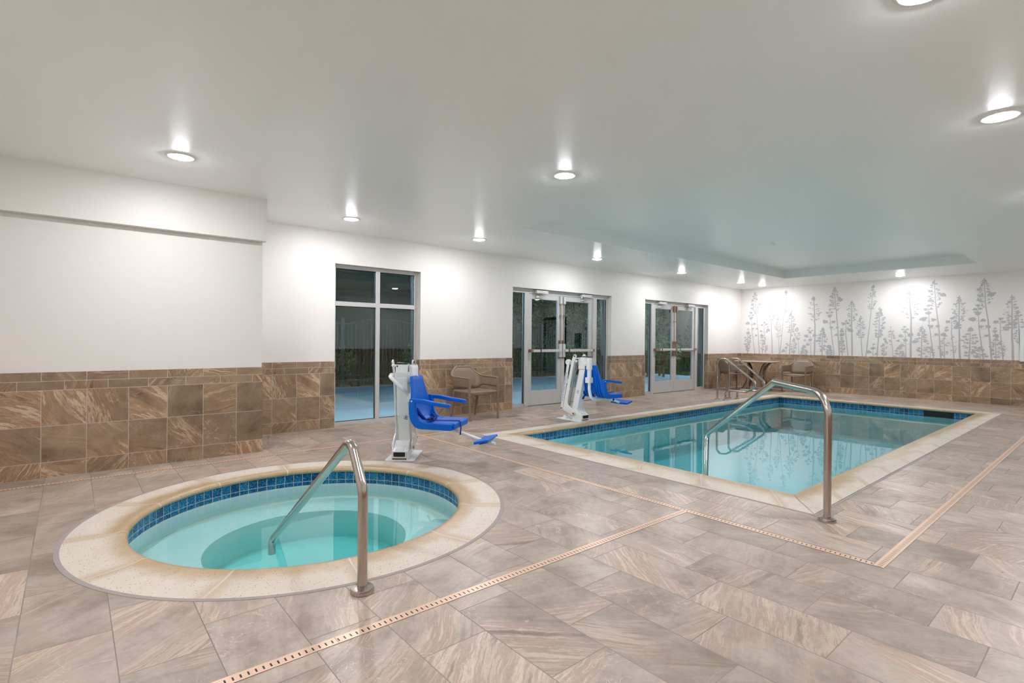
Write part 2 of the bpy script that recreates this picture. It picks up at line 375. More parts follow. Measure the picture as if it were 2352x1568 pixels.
def copper_grate():
    """salmon plastic channel drain cover: solid rim with a row of cross slots, UV in metres"""
    k = N('copper_toned_drain_cover'); u, v, _ = k.xyz(k.uvc())
    fu = k.math('FRACT', k.math('DIVIDE', u, .0262))
    s1 = k.math('MULTIPLY', k.math('GREATER_THAN', fu, .36), k.math('LESS_THAN', fu, .60))
    s2 = k.math('MULTIPLY', k.math('GREATER_THAN', v, .013), k.math('LESS_THAN', v, .036))
    sl = k.math('MULTIPLY', s1, s2)
    seam = k.math('LESS_THAN', k.math('FRACT', k.math('DIVIDE', u, 1.22)), .0025)
    nz = k.noise(k.obj(), 14., 3.)
    c = k.mix(nz, lin((222,186,160)), lin((230,198,174)))
    c = k.mix(k.math('MAXIMUM', sl, k.math('MULTIPLY', seam, .6)), c, (.006, .005, .005, 1))
    k.bsdf(c, .34, .25, k.bump(k.math('SUBTRACT', 1., sl), .5, .003))
    return k.m
M['grate'] = copper_grate()

def coping_mat(L, nm, off=0.):
    k = N(nm); u, v, _ = k.xyz(k.uvc()); p = k.obj()
    fu = k.math('FRACT', k.math('DIVIDE', k.math('ADD', u, off), L))
    d = k.math('MULTIPLY', k.math('MINIMUM', fu, k.math('SUBTRACT', 1., fu)), L)
    wob = k.math('MULTIPLY', k.math('SUBTRACT', k.noise(p, 18., 2.), .5), .004)
    j = k.math('SUBTRACT', 1., k.smooth(k.math('ADD', d, wob), .0045, .008))
    cid = k.math('FLOOR', k.math('DIVIDE', k.math('ADD', u, off), L))
    wn = k.node('TexWhiteNoise', noise_dimensions='1D'); k.put(wn.inputs['W'], cid)
    big = k.noise(p, 3.2, 4., .6)
    # tan water staining that has settled along the pool lip and the joints, ragged outer edge
    reach = k.math('ADD', v, k.math('MULTIPLY', k.math('SUBTRACT', k.noise(p, 7., 4., .6), .5), .16))
    reach = k.math('ADD', reach, k.math('MULTIPLY', k.math('SUBTRACT', wn.outputs['Value'], .5), .10))
    st = k.math('MULTIPLY', k.math('SUBTRACT', 1., k.smooth(reach, .13, .27)), .95)
    st = k.math('MAXIMUM', st, k.math('MULTIPLY', k.math('SUBTRACT', 1., k.smooth(d, .005, .07)), .62))
    base = k.mix(big, lin((206,192,176)), lin((222,212,200)))
    tan = k.mix(k.noise(p, 11., 4.), lin((172,142,104)), lin((196,170,134)))
    c = k.mix(st, base, tan)
    pits = k.node('TexVoronoi'); k.put(pits.inputs['Vector'], p); pits.inputs['Scale'].default_value = 72.
    pm = k.math('MULTIPLY', k.math('SUBTRACT', 1., k.smooth(pits.outputs['Distance'], .13, .27)), k.smooth(k.noise(p, 22., 2.), .44, .54))
    c = k.mix(k.math('MULTIPLY', pm, .85), c, lin((120,92,66)))
    c = k.mix(k.math('MULTIPLY', j, .7), c, lin((214,202,184)))
    h = k.math('SUBTRACT', k.math('MULTIPLY', k.noise(p, 60., 3.), .3), k.math('ADD', k.math('MULTIPLY', pm, .6), k.math('MULTIPLY', j, .8)))
    k.bsdf(c, k.mix(st, .5, .34, kind='FLOAT'), 0., k.bump(h, .4, .003), .45)
    return k.m
M['coping'] = coping_mat(.612, 'cast_stone_coping_straight', .1)
M['coping_round'] = coping_mat(2*PI*TR/12., 'cast_stone_coping_round', .17)

def blue_tile():
    k = N('blue_glass_waterline_tile'); u, v, _ = k.xyz(k.uvc()); p = k.obj()
    t = .0775
    U = k.math('DIVIDE', u, t); cu = k.math('FLOOR', U); fu = k.math('SUBTRACT', U, cu)
    V = k.math('DIVIDE', v, t); cv = k.math('FLOOR', V); fv = k.math('SUBTRACT', V, cv)
    d = k.math('MULTIPLY', k.math('MINIMUM', k.math('MINIMUM', fu, k.math('SUBTRACT', 1., fu)), k.math('MINIMUM', fv, k.math('SUBTRACT', 1., fv))), t)
    g = k.math('SUBTRACT', 1., k.smooth(d, .0015, .0028))
    wn = k.node('TexWhiteNoise', noise_dimensions='2D'); k.put(wn.inputs['Vector'], k.comb(cu, cv, 0.))
    nz = k.noise(p, 95., 3., .55, 1.2)
    c = k.ramp(k.math('ADD', k.math('ADD', k.math('MULTIPLY', nz, 1.5), -.30), k.math('MULTIPLY', k.math('SUBTRACT', wn.outputs['Value'], .5), .14)),
               [(.26, lin((0,40,84))), (.40, lin((0,70,124))), (.50, lin((0,104,160))), (.60, lin((54,156,200)))])
    c = k.mix(g, c, lin((176,190,186)))
    k.bsdf(c, k.mix(g, .16, .7, kind='FLOAT'), 0., k.bump(k.math('SUBTRACT', 1., g), .4, .002))
    return k.m
M['blue_tile'] = blue_tile()

def plaster(nm, c0, c1):
    k = N(nm); p = k.obj()
    k.bsdf(k.mix(k.noise(p, 4., 5., .65), lin(c0), lin(c1)), .6, 0., k.bump(k.noise(p, 50., 3.), .15, .002), .3)
    return k.m
M['plaster'] = plaster('pale_pool_plaster', (222,231,229), (234,241,239))

M['plaster_pool'] = plaster('turquoise_pool_plaster', (176,226,228), (192,236,236))
def glass(nm, tint, ior=1.5, boost=1.0, bumpn=None, rough=0.0):
    """clear pane: what lies behind shows through, Fresnel share is mirrored"""
    k = N(nm)
    tr = k.node('BsdfTransparent'); tr.inputs[0].default_value = tint
    gl = k.node('BsdfGlossy'); gl.inputs['Roughness'].default_value = rough; gl.inputs['Color'].default_value = (.90, 1, .96, 1) if bumpn is None else (1, 1, 1, 1)
    fr = k.node('Fresnel'); bf = k.node('NewGeometry').outputs['Backfacing']
    k.put(fr.inputs['IOR'], k.mix(bf, ior, 1/ior, kind='FLOAT'))   # the thin pane mirrors alike from both faces
    if bumpn is not None:
        k.put(gl.inputs['Normal'], bumpn(k)); 
    f = k.math('MULTIPLY', fr.outputs[0], boost, clamp=True)
    mx = k.node('MixShader'); k.put(mx.inputs[0], f)
    k.t.links.new(tr.outputs[0], mx.inputs[1]); k.t.links.new(gl.outputs[0], mx.inputs[2])
    k.t.links.new(mx.outputs[0], k.out.inputs[0])
    return k
M['glass'] = glass('window_glass', (.80, .87, .88, 1), 1.52, 1.9).m
def ripples(k):
    p = k.obj()
    a = k.noise(p, 2.6, 3., .5); b = k.noise(p, 7., 2., .5)
    return k.bump(k.math('ADD', a, k.math('MULTIPLY', b, .25)), .035, .016)
def water_mat(nm, vcol, dens):
    k = glass(nm, (1., 1., 1., 1), 1.333, 1.25, ripples)
    ab = k.node('VolumeAbsorption'); ab.inputs[0].default_value = vcol; ab.inputs[1].default_value = dens
    k.t.links.new(ab.outputs[0], k.out.inputs['Volume'])
    return k.m
M['water_pool'] = water_mat('pool_water', (.02, .80, .86, 1), .62)
M['water_tub'] = water_mat('whirlpool_water', (.05, .80, .80, 1), 1.35)

def lamp_mat():
    k = N('downlight_lens')
    e = k.node('Emission'); e.inputs[0].default_value = (.975, .985, 1.03, 1); e.inputs[1].default_value = LAMP_W
    k.t.links.new(e.outputs[0], k.out.inputs[0]); return k.m
LAMP_W = 368.
M['lamp'] = lamp_mat()
def ext_lamp():  # emission shared by the added outdoor lamps
    k = N('added_exterior_lamp_lens')
    e = k.node('Emission'); e.inputs[0].default_value = (.55, .80, 1., 1); e.inputs[1].default_value = 800.
    k.t.links.new(e.outputs[0], k.out.inputs[0]); return k.m
M['ext_lamp'] = ext_lamp()
def uw():  # emission of the added underwater lamps
    k = N('added_underwater_lamp_lens'); e = k.node('Emission'); e.inputs[0].default_value = (1., .98, .94, 1); e.inputs[1].default_value = 260.
    k.t.links.new(e.outputs[0], k.out.inputs[0]); return k.m
M['uw'] = uw()
k_ = N('mural_ink'); k_.bsdf(k_.mix(k_.noise(k_.obj(), 1.2, 2.), lin((178,178,183)), lin((192,189,191))), .5, spec=.3); M['ink'] = k_.m

# ---------------------------------------------------------------- room shell
def wall_with_openings(name, x0, x1, y0, y1, z1, ops, mat, label):
    b = MB(); xs = x0
    for (a, c, top) in ops:
        b.box(xs, a, y0, y1, 0, z1); b.box(a, c, y0, y1, top, z1); xs = c
    b.box(xs, x1, y0, y1, 0, z1)
    o = b.build(name, mat); tag(o, label, 'wall', kind='structure'); return o
W1 = (2.255*S, 3.347*S, 2.286)
D1 = (4.861*S, 7.084*S, 2.195)
D2 = (8.045*S, 10.267*S, 2.195)
WT = .30
wall_with_openings('wall_left', XJ, XM+.2, YW, YW+WT, ZC+.25, [W1, D1, D2], M['paint'], 'cream painted wall with the window and two pairs of glass doors')
b = MB(); b.box(XL-.2, XJ, YB, YW+WT, 0, ZC+.25)
tag(b.build('wall_left_jog', M['paint']), 'cream wall standing forward at the far left beside the whirlpool', 'wall', kind='structure')
b = MB(); b.box(XL-.2, XS, YS, YB, ZS, ZC+.01)
tag(b.build('trim_1', M['paint']), 'cream boxed soffit under the ceiling at the upper left', 'soffit', kind='structure')
b = MB(); b.box(XM, XM+.2, YR-.2, YW, 0, ZC+.25)
tag(b.build('wall_back', M['paint']), 'far cream wall printed with grey tree silhouettes', 'wall', kind='structure')
b = MB(); b.box(XL-.2, XM, YR-.2, YR, 0, ZC+.25)
tag(b.build('wall_right', M['paint']), 'cream wall beside the camera on the right', 'wall', kind='structure')
b = MB(); b.box(XL-.2, XL, YR, YB, 0, ZC+.25)
tag(b.build('wall_front', M['paint']), 'cream wall behind the camera on the left', 'wall', kind='structure')

# floor with openings for the two pools
def holed(outer, holes, z, name, mat, label, cat):
    bm = bmesh.new(); edges = []
    for loop in [outer] + holes:
        vs = [bm.verts.new((x, y, z)) for x, y in loop]
        edges += [bm.edges.new((vs[i], vs[(i+1) % len(vs)])) for i in range(len(vs))]
    bmesh.ops.triangle_fill(bm, use_beauty=True, use_dissolve=False, edges=edges)
    for f in bm.faces:
        if f.normal.z < 0: f.normal_flip()
    q = MB(); q.bm = bm
    return tag(q.build(name, mat, normals=False), label, cat, kind='structure')
circ = lambda r, n=96: [(TCX + r*math.cos(2*PI*i/n), TCY + r*math.sin(2*PI*i/n)) for i in range(n)]
CX0, CX1, CY0, CY1 = 4.113, PX1+.30, 1.460, PY1+.30
holed([(XL, YR), (XM, YR), (XM, YW+.3), (XJ-.1, YW+.3), (XJ-.1, YB+.1), (XL, YB+.1)],
      [[(CX0, CY0), (CX1, CY0), (CX1, CY1), (CX0, CY1)], circ(TRO)], 0, 'floor', M['floor'], 'brown grey stone-look tile floor', 'floor')

# ceiling with the tray above the pool
TX0, TX1, TY0, TY1, TD = 4.587, 12.71, 1.811, 5.207, .175
bm = bmesh.new()
def ring_loop(pts, z): return [bm.verts.new((x, y, z)) for x, y in pts]
o_ = ring_loop([(XL, YR), (XM, YR), (XM, YW), (XL, YW)], ZC); i_ = ring_loop([(TX0, TY0), (TX1, TY0), (TX1, TY1), (TX0, TY1)], ZC)
for i in range(4):
    j = (i+1) % 4
    bm.faces.new((o_[i], i_[i], i_[j], o_[j]))
t_ = ring_loop([(TX0, TY0), (TX1, TY0), (TX1, TY1), (TX0, TY1)], ZC+TD)
for i in range(4):
    j = (i+1) % 4
    bm.faces.new((i_[i], t_[i], t_[j], i_[j]))
bm.faces.new(t_[::-1])
q = MB(); q.bm = bm
tag(q.build('ceiling', M['ceiling'], normals=False), 'pale grey painted ceiling with a shallow tray over the pool', 'ceiling', kind='structure')

# tile wainscots; the mesh is placed so that its local origin sits on a tile joint
TT = .010
def wains(i, x0, x1, y0, y1, axis, phase, label, ends=()):
    b = MB()
    off = (phase, 0, 0) if axis == 'x' else (0, phase, 0)
    b.box(x0-off[0], x1-off[0], y0-off[1], y1-off[1], 0, ZT)
    o = b.build('trim_%d' % i, M['tile_'+axis]); o.location = off
    tag(o, label, 'tile wainscot', kind='structure'); return o
wains(2, XL, XJ+TT, YB-TT, YB-.0005, 'x', .0915*S, 'brown stone-look tile wainscot on the wall beside the whirlpool')
wains(3, XJ+.0005, XJ+TT, YB-TT+.0101, YW-TT, 'y', 5.0*S, 'short return of tile wainscot at the wall jog')
wains(4, XJ+TT, W1[0], YW-TT, YW-.0005, 'x', 1.5954*S, 'tile wainscot left of the tall window')
wains(5, W1[1], D1[0], YW-TT, YW-.0005, 'x', 3.4845*S, 'tile wainscot between the window and the first double doors')
wains(6, D1[1], D2[0], YW-TT, YW-.0005, 'x', 9.266, 'tile wainscot between the two double doors')
wains(7, D2[1], XM-TT, YW-TT, YW-.0005, 'x', 12.802, 'tile wainscot right of the second double doors')
wains(8, XM-TT, XM-.0005, YR+.02, YW-TT, 'y', 2.4833*S, 'tile wainscot under the grey tree mural')
wains(9, XL, XM-.02, YR+.0005, YR+TT, 'x', .3, 'tile wainscot on the right wall')
for i, xx in enumerate((W1[1], D1[0], D1[1], D2[0], D2[1], W1[0])):
    sgn = -1 if xx in (W1[1], D1[1], D2[1]) else 1
    b = MB(); a0, a1 = sorted((xx, xx + sgn*.008)); b.box(a0, a1, 0, .102, 0, ZT)
    o = b.build('trim_%d' % (10+i), M['tile_y']); o.location = (0, YW-TT+.0005, 0)
    tag(o, 'narrow tile return on the jamb of a wall opening', 'tile wainscot', kind='structure')
def att(o, parent):
    """keep world coordinates of a mesh built in place while parenting it"""
    o.parent = parent
    o.matrix_parent_inverse = Matrix.Translation(-Vector(parent.location)) if parent.rotation_euler.z == 0 else (Matrix.Translation(parent.location) @ Matrix.Rotation(parent.rotation_euler.z, 4, 'Z')).inverted()
    return o

# ---------------------------------------------------------------- window and doors
YF = YW + .10     # face of the frames
def pane(x0, x1, z0, z1, y, parent, name='glass_pane'):
    b = MB(); b.box(x0, x1, y, y+.006, z0, z1); return att(b.build(name, M['glass']), parent)
win = empty('window_1', ((W1[0]+W1[1])/2, YF, 0), 0, 'tall four-pane aluminium window looking onto the dark patio', 'window', kind='structure')
b = MB(); fw = .05; zt_ = 1.735; xm = 2.812*S
b.box(W1[0], W1[0]+fw, YF, YF+.06, 0, W1[2]); b.box(W1[1]-fw, W1[1], YF, YF+.06, 0, W1[2])
b.box(W1[0]+fw, W1[1]-fw, YF, YF+.06, W1[2]-fw, W1[2]); b.box(W1[0]+fw, W1[1]-fw, YF, YF+.06, 0, .05)
b.box(xm-.031, xm+.031, YF-.004, YF+.056, .05, W1[2]-fw)
b.box(W1[0]+fw, W1[1]-fw, YF-.002, YF+.054, zt_-.032, zt_+.032)
att(b.build('window_frame', M['alu'], bevel=.002), win)
for xa, xb in ((W1[0]+fw, xm-.031), (xm+.031, W1[1]-fw)):
    for za, zb in ((.05, zt_-.032), (zt_+.032, W1[2]-fw)):
        g = pane(xa, xb, za, zb, YF+.035, win)
        b = MB()
        for q in ((xa, xa+.008, za, zb), (xb-.008, xb, za, zb), (xa+.008, xb-.008, za, za+.008), (xa+.008, xb-.008, zb-.008, zb)):
            b.box(q[0], q[1], YF+.026, YF+.034, q[2], q[3])
        att(b.build('gasket', M['rubber']), win)

def reveals(D, top, root):  # dark linings added to tone down lamp light on the outer jambs
    for q in ((D[0], D[0]+.004, YF+.061, YW+WT, 0, top), (D[1]-.004, D[1], YF+.061, YW+WT, 0, top), (D[0]+.004, D[1]-.004, YF+.061, YW+WT, top-.004, top)):
        b = MB(); b.box(*q); att(b.build('dark_jamb_lining', M['reveal']), root)
reveals(W1, W1[2], win)
def double_door(n, D, label, rust):
    ox = D[0] - 4.861*S
    X = lambda a: a*S + ox
    r = empty('door_%d' % n, ((D[0]+D[1])/2, YF, 0), 0, label, 'glass double door', kind='structure')
    mL0, mL1, seam, mR0, mR1 = X(5.165), X(5.232), X(5.945), X(6.69), X(6.775)
    HB = 2.115
    reveals(D, D[2], r)
    b = MB()
    b.box(D[0], D[0]+.045, YF, YF+.06, 0, D[2]); b.box(D[1]-.045, D[1], YF, YF+.06, 0, D[2])
    b.box(D[0]+.045, D[1]-.045, YF, YF+.06, HB, D[2])
    b.box(mL0, mL1, YF-.02, YF+.07, 0, HB); b.box(mR0, mR1, YF-.02, YF+.07, 0, HB)
    b.box(D[0]+.045, mL0, YF, YF+.06, 0, .06); b.box(mR1, D[1]-.045, YF, YF+.06, 0, .06)
    att(b.build('door_frame', M['alu'], bevel=.002), r)
    for xa, xb in ((D[0]+.045, mL0), (mR1, D[1]-.045)):
        pane(xa, xb, .06, HB, YF+.035, r, 'sidelight_pane')
        b = MB(); b.box(xb-.01, xb, YF+.02, YF+.034, .06, HB); b.box(xa, xa+.01, YF+.02, YF+.034, .06, HB)
        att(b.build('gasket', M['rubber']), r)
    for k, (xa, xb) in enumerate(((mL1+.003, seam-.003), (seam+.003, mR0-.003))):
        y0, y1 = YF+.005, YF+.05
        st, tr_, br = .095, .10, .285
        b = MB()
        b.box(xa, xa+st, y0, y1, .012, HB-.006); b.box(xb-st, xb, y0, y1, .012, HB-.006)
        b.box(xa+st, xb-st, y0, y1, .012, br); b.box(xa+st, xb-st, y0, y1, HB-tr_, HB-.006)
        leaf = att(b.build('door_leaf', M['alu'], bevel=.002), r)
        g = MB(); g.box(xa+st, xb-st, y0+.02, y0+.026, br, HB-tr_); att2(g.build('glass_pane', M['glass']), leaf, r)
        # exit device
        z = 1.040; yb = y0-.065
        hw = M['rust'] if rust else M['closer']
        lx = xb-.045 if k == 0 else xa+.045     # latch side
        hx = xa+.015 if k == 0 else xb-.015
        b = MB(); xs = sorted((lx, hx))
        b.box(xs[0], xs[1], yb-.02, yb+.018, z-.026, z+.026)
        att2(b.build('panic_bar', M['alu'], bevel=.006), leaf, r)
        b = MB(); e0, e1 = sorted((hx, hx + (.16 if k == 0 else -.16)*(1 if rust else .35)))
        b.box(e0-.002, e1, yb-.023, y0, z-.029, z+.029)
        att2(b.build('bar_end_cap', hw if rust else M['rust'], bevel=.005), leaf, r)
        bx = hx + (.25 if k == 0 else -.0) if k == 0 else lx+.10
        b = MB(); b.box(bx-.012, bx+.012, yb-.024, yb+.02, z-.030, z+.030)
        att2(b.build('bar_collar', M['black'], bevel=.002), leaf, r)
        b = MB(); b.box(lx-.035, lx+.035, y0-.05, y0, z-.13, z+.13)
        att2(b.build('latch_case', hw, bevel=.01), leaf, r)
        b = MB(); b.box(lx-.035, lx+.035, y0-.012, y0, z-.16, z+.20)
        att2(b.build('latch_backplate', M['rust'], bevel=.003), leaf, r)
        b = MB(); b.tube([(lx, y0-.03, z+.12), (lx, y0-.03, HB-.12)], .0075, 8)
        b.tube([(lx, y0-.03, z+.66), (lx, y0-.03, z+.70)], .018, 8)
        att2(b.build('vertical_rod', M['rust'], smooth=40), leaf, r)
        b = MB(); b.box(lx-.025, lx+.025, y0-.055, y0, HB-.16, HB-.015)
        att2(b.build('top_latch', M['rust'] if rust else M['closer'], bevel=.006), leaf, r)
        # closer on the head of the frame, its arm reaching down to the leaf
        cx = xa + .30 if k == 0 else xb-.26
        b = MB(); b.box(cx-.15, cx+.15, YF-.075, YF, HB+.004, HB+.062)
        cl = att(b.build('door_closer', M['closer'], bevel=.004), r)
        b = MB(); e = 1 if k == 0 else -1
        b.tube([(cx-.05*e, YF-.04, HB-.008), (cx+.26*e, YF-.16, HB-.022), (cx-.06*e, YF-.03, HB-.05)], .008, 8)
        b.lathe([(0, -.012), (.016, -.012), (.016, .015), (0, .015)], (cx+.26*e, YF-.16, HB-.022), 12)
        b.box(cx-.12, cx+.02, YF-.035, YF+.004, HB-.075, HB-.04)
        att2(b.build('closer_arm', M['closer'], smooth=40), cl, r)
    return r
def att2(o, parent, root):
    o.parent = parent
    o.matrix_parent_inverse = Matrix.Translation(-Vector(root.location))   # parent mesh sits at the root's frame
    o.matrix_parent_inverse = Matrix.Identity(4)
    return o
double_door(1, D1, 'nearer pair of aluminium and glass doors with push bars, behind the second pool lift', False)
double_door(2, D2, 'farther pair of aluminium and glass doors with rust-brown push bar ends', True)

# ---------------------------------------------------------------- the pool
pool = empty('swimming_pool', ((PX0+PX1)/2, (PY0+PY1)/2, 0), 0, 'rectangular turquoise swimming pool with blue waterline tiles and beige coping', 'swimming pool')
def rect_path(o=0.):
    return [(PX0-o, PY0-o, -1, -1), (PX1+o, PY0-o, 1, -1), (PX1+o, PY1+o, 1, 1), (PX0-o, PY1+o, -1, 1)]
PROF = [(.05, -.036), (.014, -.036), (.002, -.028), (-.003, -.015), (.002, -.002), (.014, .008), (.032, .011), (.055, .008), (.085, .003), (.12, .001)]
b = MB(); b.sweep(rect_path(), PROF + [(.30, .001), (.30, -.03)])
for v in b.bm.verts:
    if abs(v.co.x-(PX0-.30)) < .002: v.co.x = CX0
att(b.build('coping', M['coping'], smooth=40), pool)
for (xa, ya), (xb, yb_) in (((PX0, PY0), (CX0, CY0)), ((PX1, PY0), (CX1, CY0)), ((PX0, PY1), (CX0, CY1)), ((PX1, PY1), (CX1, CY1))):
    b = MB(); d = Vector((xb-xa, yb_-ya, 0)); n_ = Vector((-d.y, d.x, 0)).normalized()*.004; dn = d.normalized()
    a = Vector((xa, ya, .0125)) + dn*.045; c = Vector((xb, yb_, .0022)); m_ = Vector((xa, ya, .0028)) + dn*.17
    b.quad(a-n_, a+n_, m_+n_, m_-n_); b.quad(m_-n_, m_+n_, c+n_, c-n_)
    att(b.build('mitre_joint', M['sealant']), pool)
b = MB()
for q in ((CX0-.022, CX0, CY0-.022, CY1+.022), (CX1, CX1+.022, CY0-.022, CY1+.022)): b.box(q[0], q[1], q[2], q[3], -.02, .0015)
for q in ((CX0, CX1, CY0-.022, CY0), (CX0, CX1, CY1, CY1+.022)): b.box(q[0], q[1], q[2], q[3], -.02, .0015)
att(b.build('sealant_joint', M['sealant']), pool)
b = MB(); b.sweep(rect_path(.035), [(0, -.0365), (0, -.152)])
att(b.build('waterline_tile', M['blue_tile']), pool)
PB = -.70
b = MB(); xa, xb, ya, yb_ = PX0-.034, PX1+.034, PY0-.034, PY1+.034
b.sweep(rect_path(.034), [(0, -.150), (0, PB)])
b.quad((xa, ya, PB), (xb, ya, PB), (xb, yb_, PB), (xa, yb_, PB))
for i, (x_, z_) in enumerate(((.34, -.275), (.70, -.42), (1.06, -.56))):
    b.box(xa, xa+x_, ya, yb_, (-.42, -.56, PB)[i], z_)
att(b.build('basin', M['plaster_pool'], normals=False), pool)
b = MB(); b.box(PX0-.0355, PX1+.0355, PY0-.0355, PY1+.0355, PB-.05, WATER)
att(b.build('water', M['water_pool']), pool)
# skimmer mouth in the far side
b = MB()
sy0, sy1 = 2.09, 2.54
b.box(PX1+.0345, PX1+.036, sy0, sy1, -.19, -.037)
sk = att(b.build('skimmer', M['black']), pool)

for y_ in (2.4, 3.47, 4.54):  # unseen underwater lamps, added to brighten the ceiling and tray
    Ml = Matrix.Translation((PX0-.0335, y_, -.205)) @ Matrix.Rotation(PI/2, 4, 'Y')
    b = MB(); b.lathe([(0.054, 0), (0.054, .012), (0.047, .014)], (0, 0, 0), 32, M=Ml)
    att(b.build('added_pool_light_ring', M['steel'], smooth=40), pool)
    b = MB(); b.lathe([(.046, .012), (.03, .018), (0, .020)], (0, 0, 0), 32, M=Ml)
    att(b.build('added_pool_light', M['uw'], smooth=40), pool)
# ---------------------------------------------------------------- the whirlpool
tub = empty('whirlpool', (TCX, TCY, 0), 0, 'round sunken hot tub with a beige coping ring and blue tiles', 'hot tub')
def cpath(r, n=120): return [(TCX+r*math.cos(2*PI*i/n), TCY+r*math.sin(2*PI*i/n), math.cos(2*PI*i/n), math.sin(2*PI*i/n)) for i in range(n)]
b = MB(); b.sweep(cpath(TR), PROF + [(TRO-TR, .001), (TRO-TR, -.03)])
att(b.build('coping', M['coping_round'], smooth=40), tub)
b = MB(); b.sweep(cpath(TRO), [(0, .0016), (.026, .0016), (.026, -.01)])
att(b.build('sealant_joint', M['sealant']), tub)
b = MB(); b.sweep(cpath(TR+.035), [(0, -.0365), (0, -.152)])
att(b.build('waterline_tile', M['blue_tile'], smooth=40), tub)
BZ, WZ, WR = -.27, -.50, .70
b = MB(); b.sweep(cpath(TR+.034), [(0, -.150), (0, BZ+.0), (-(TR+.034-WR), BZ), (-(TR+.034-WR), WZ)])
v = [b.bm.verts.new((x, y, WZ)) for x, y, _, _ in cpath(WR)]; b.bm.faces.new(v)
att(b.build('basin', M['plaster'], smooth=30, normals=False), tub)
b = MB(); b.lathe([(0, WATER), (TR+.0355, WATER), (TR+.0355, WZ-.05), (0, WZ-.05)], (TCX, TCY, 0), 120)
att(b.build('water', M['water_tub']), tub)

# ---------------------------------------------------------------- channel drains
def drain(p0, p1, label, w=.052):
    p0, p1 = Vector(p0), Vector(p1); d = (p1-p0); L = d.length; d.normalize(); n_ = Vector((-d.y, d.x))*(w/2)
    b = MB(); uvl = b.bm.loops.layers.uv.new('UVMap')
    zs = .0022
    c = [(p0-n_), (p1-n_), (p1+n_), (p0+n_)]
    top = [b.bm.verts.new((q.x, q.y, zs)) for q in c]; bot = [b.bm.verts.new((q.x, q.y, -.02)) for q in c]
    f = b.bm.faces.new(top)
    for lp, uv in zip(f.loops, ((0, 0), (L, 0), (L, w), (0, w))): lp[uvl].uv = uv
    for i in range(4):
        j = (i+1) % 4; b.bm.faces.new((top[i], bot[i], bot[j], top[j]))
    b.bm.faces.new(bot[::-1])
    o = b.build('drain_grate', M['grate']); tag(o, label, 'floor drain', 'salmon slotted channel drains in the tile floor')
DX = 2.780*S; DY = .7165*S; DY2 = 1.6845*S
drain((DX-.026, DY), (XM-TT, DY), 'long slotted drain cover running away along the right side of the pool')
drain((DX, DY+.026), (DX, 5.85), 'slotted drain cover crossing the floor between the hot tub and the pool')
drain((XL, DY2), (DX-.026, DY2), 'slotted drain cover from the bottom edge of the photo up to the crossing drain')
drain((XL, 5.800), (DX-.026, 5.874), 'slotted drain cover between the brown wainscot and the hot tub')
drain((DX-.026, 5.874), (XM-TT, 5.874), 'slotted drain cover along the floor in front of the window and doors')

# ---------------------------------------------------------------- handrails
def escutcheon(p, parent, r=.058, h=.026, name='base_flange'):
    b = MB(); b.lathe([(r, 0), (r, h*.55), (r*.94, h*.85), (r*.5, h), (.0, h)], (p[0], p[1], .001), 32)
    return att(b.build(name, M['steel'], smooth=50), parent)
def rail(name, pts, rads, label, cat, r=.0245, flanges=(), group=None):
    e = empty(name, (pts[0][0], pts[0][1], 0), 0, label, cat, group)
    b = MB(); b.tube(fillet(pts, rads, 12), r, 20); att(b.build('rail_tube', M['steel'], smooth=50), e)
    for f in flanges: escutcheon(f, e)
    return e
A_, B_ = Vector((1.100, 2.424)), Vector((1.084, 3.80))
def inpl(P, Q, s, z):
    q = P + (Q-P).normalized()*s; return (q.x, q.y, z)
rail('handrail', [inpl(A_, B_, 0, .0), inpl(A_, B_, 0, .50), inpl(A_, B_, .14, .725), inpl(A_, B_, 1.44, -.175), inpl(A_, B_, 1.44, BZ)], [.16, .06, .06],
     'brushed steel handrail rising beside the hot tub and slanting into its water', 'handrail', flanges=[(A_.x, A_.y)])
A2, B2 = Vector((4.035, 1.352)), Vector((5.178, 2.915))
rail('handrail', [inpl(A2, B2, 0, 0), inpl(A2, B2, .0, .885), inpl(A2, B2, .655, .918), inpl(A2, B2, 1.895, .265), inpl(A2, B2, 1.93, -.56)], [.17, .05, .10],
     'brushed steel handrail bent over the near corner of the swimming pool', 'handrail', flanges=[(A2.x, A2.y)])
lad = empty('grab_rails', (10.86, 5.72, 0), 0, 'pair of steel grab rails looping over the far corner of the pool edge', 'grab rails')
for x_, y_ in ((10.65, 5.728), (11.09, 5.69)):
    pts = [(x_, y_, 0), (x_, y_, .80), (x_, y_-.15, .885), (x_, y_-.86, .345), (x_, y_-.64, .205), (x_, y_-.17, .20), (x_, y_-.185, .0)]
    pts = [(x_, y_, 0), (x_, y_, .875), (x_, y_-.20, .875), (x_, y_-(.905 if x_ < 11 else .83), .36), (x_, y_-.62, .207), (x_, y_-.185, .207), (x_, y_-.185, .0)]
    b = MB(); b.tube(fillet(pts, [.14, .14, .10, .10, .12], 10), .021, 16)
    att(b.build('rail_tube', M['steel'], smooth=50), lad)
    escutcheon((x_, y_), lad, .05, .015); escutcheon((x_, y_-.185), lad, .05, .015)

# ---------------------------------------------------------------- pool lifts
def text_mesh(s, size, mat, name, parent, M4, extrude=.0006):
    cu = bpy.data.curves.new(name, 'FONT'); cu.body = s; cu.size = size; cu.extrude = extrude; cu.align_x = 'CENTER'; cu.align_y = 'CENTER'
    t = bpy.data.objects.new(name, cu); COL.objects.link(t)
    me = bpy.data.meshes.new_from_object(t); bpy.data.objects.remove(t)
    o = bpy.data.objects.new(name, me); COL.objects.link(o); me.materials.clear(); me.materials.append(mat)
    o.parent = parent; o.matrix_local = M4; return o

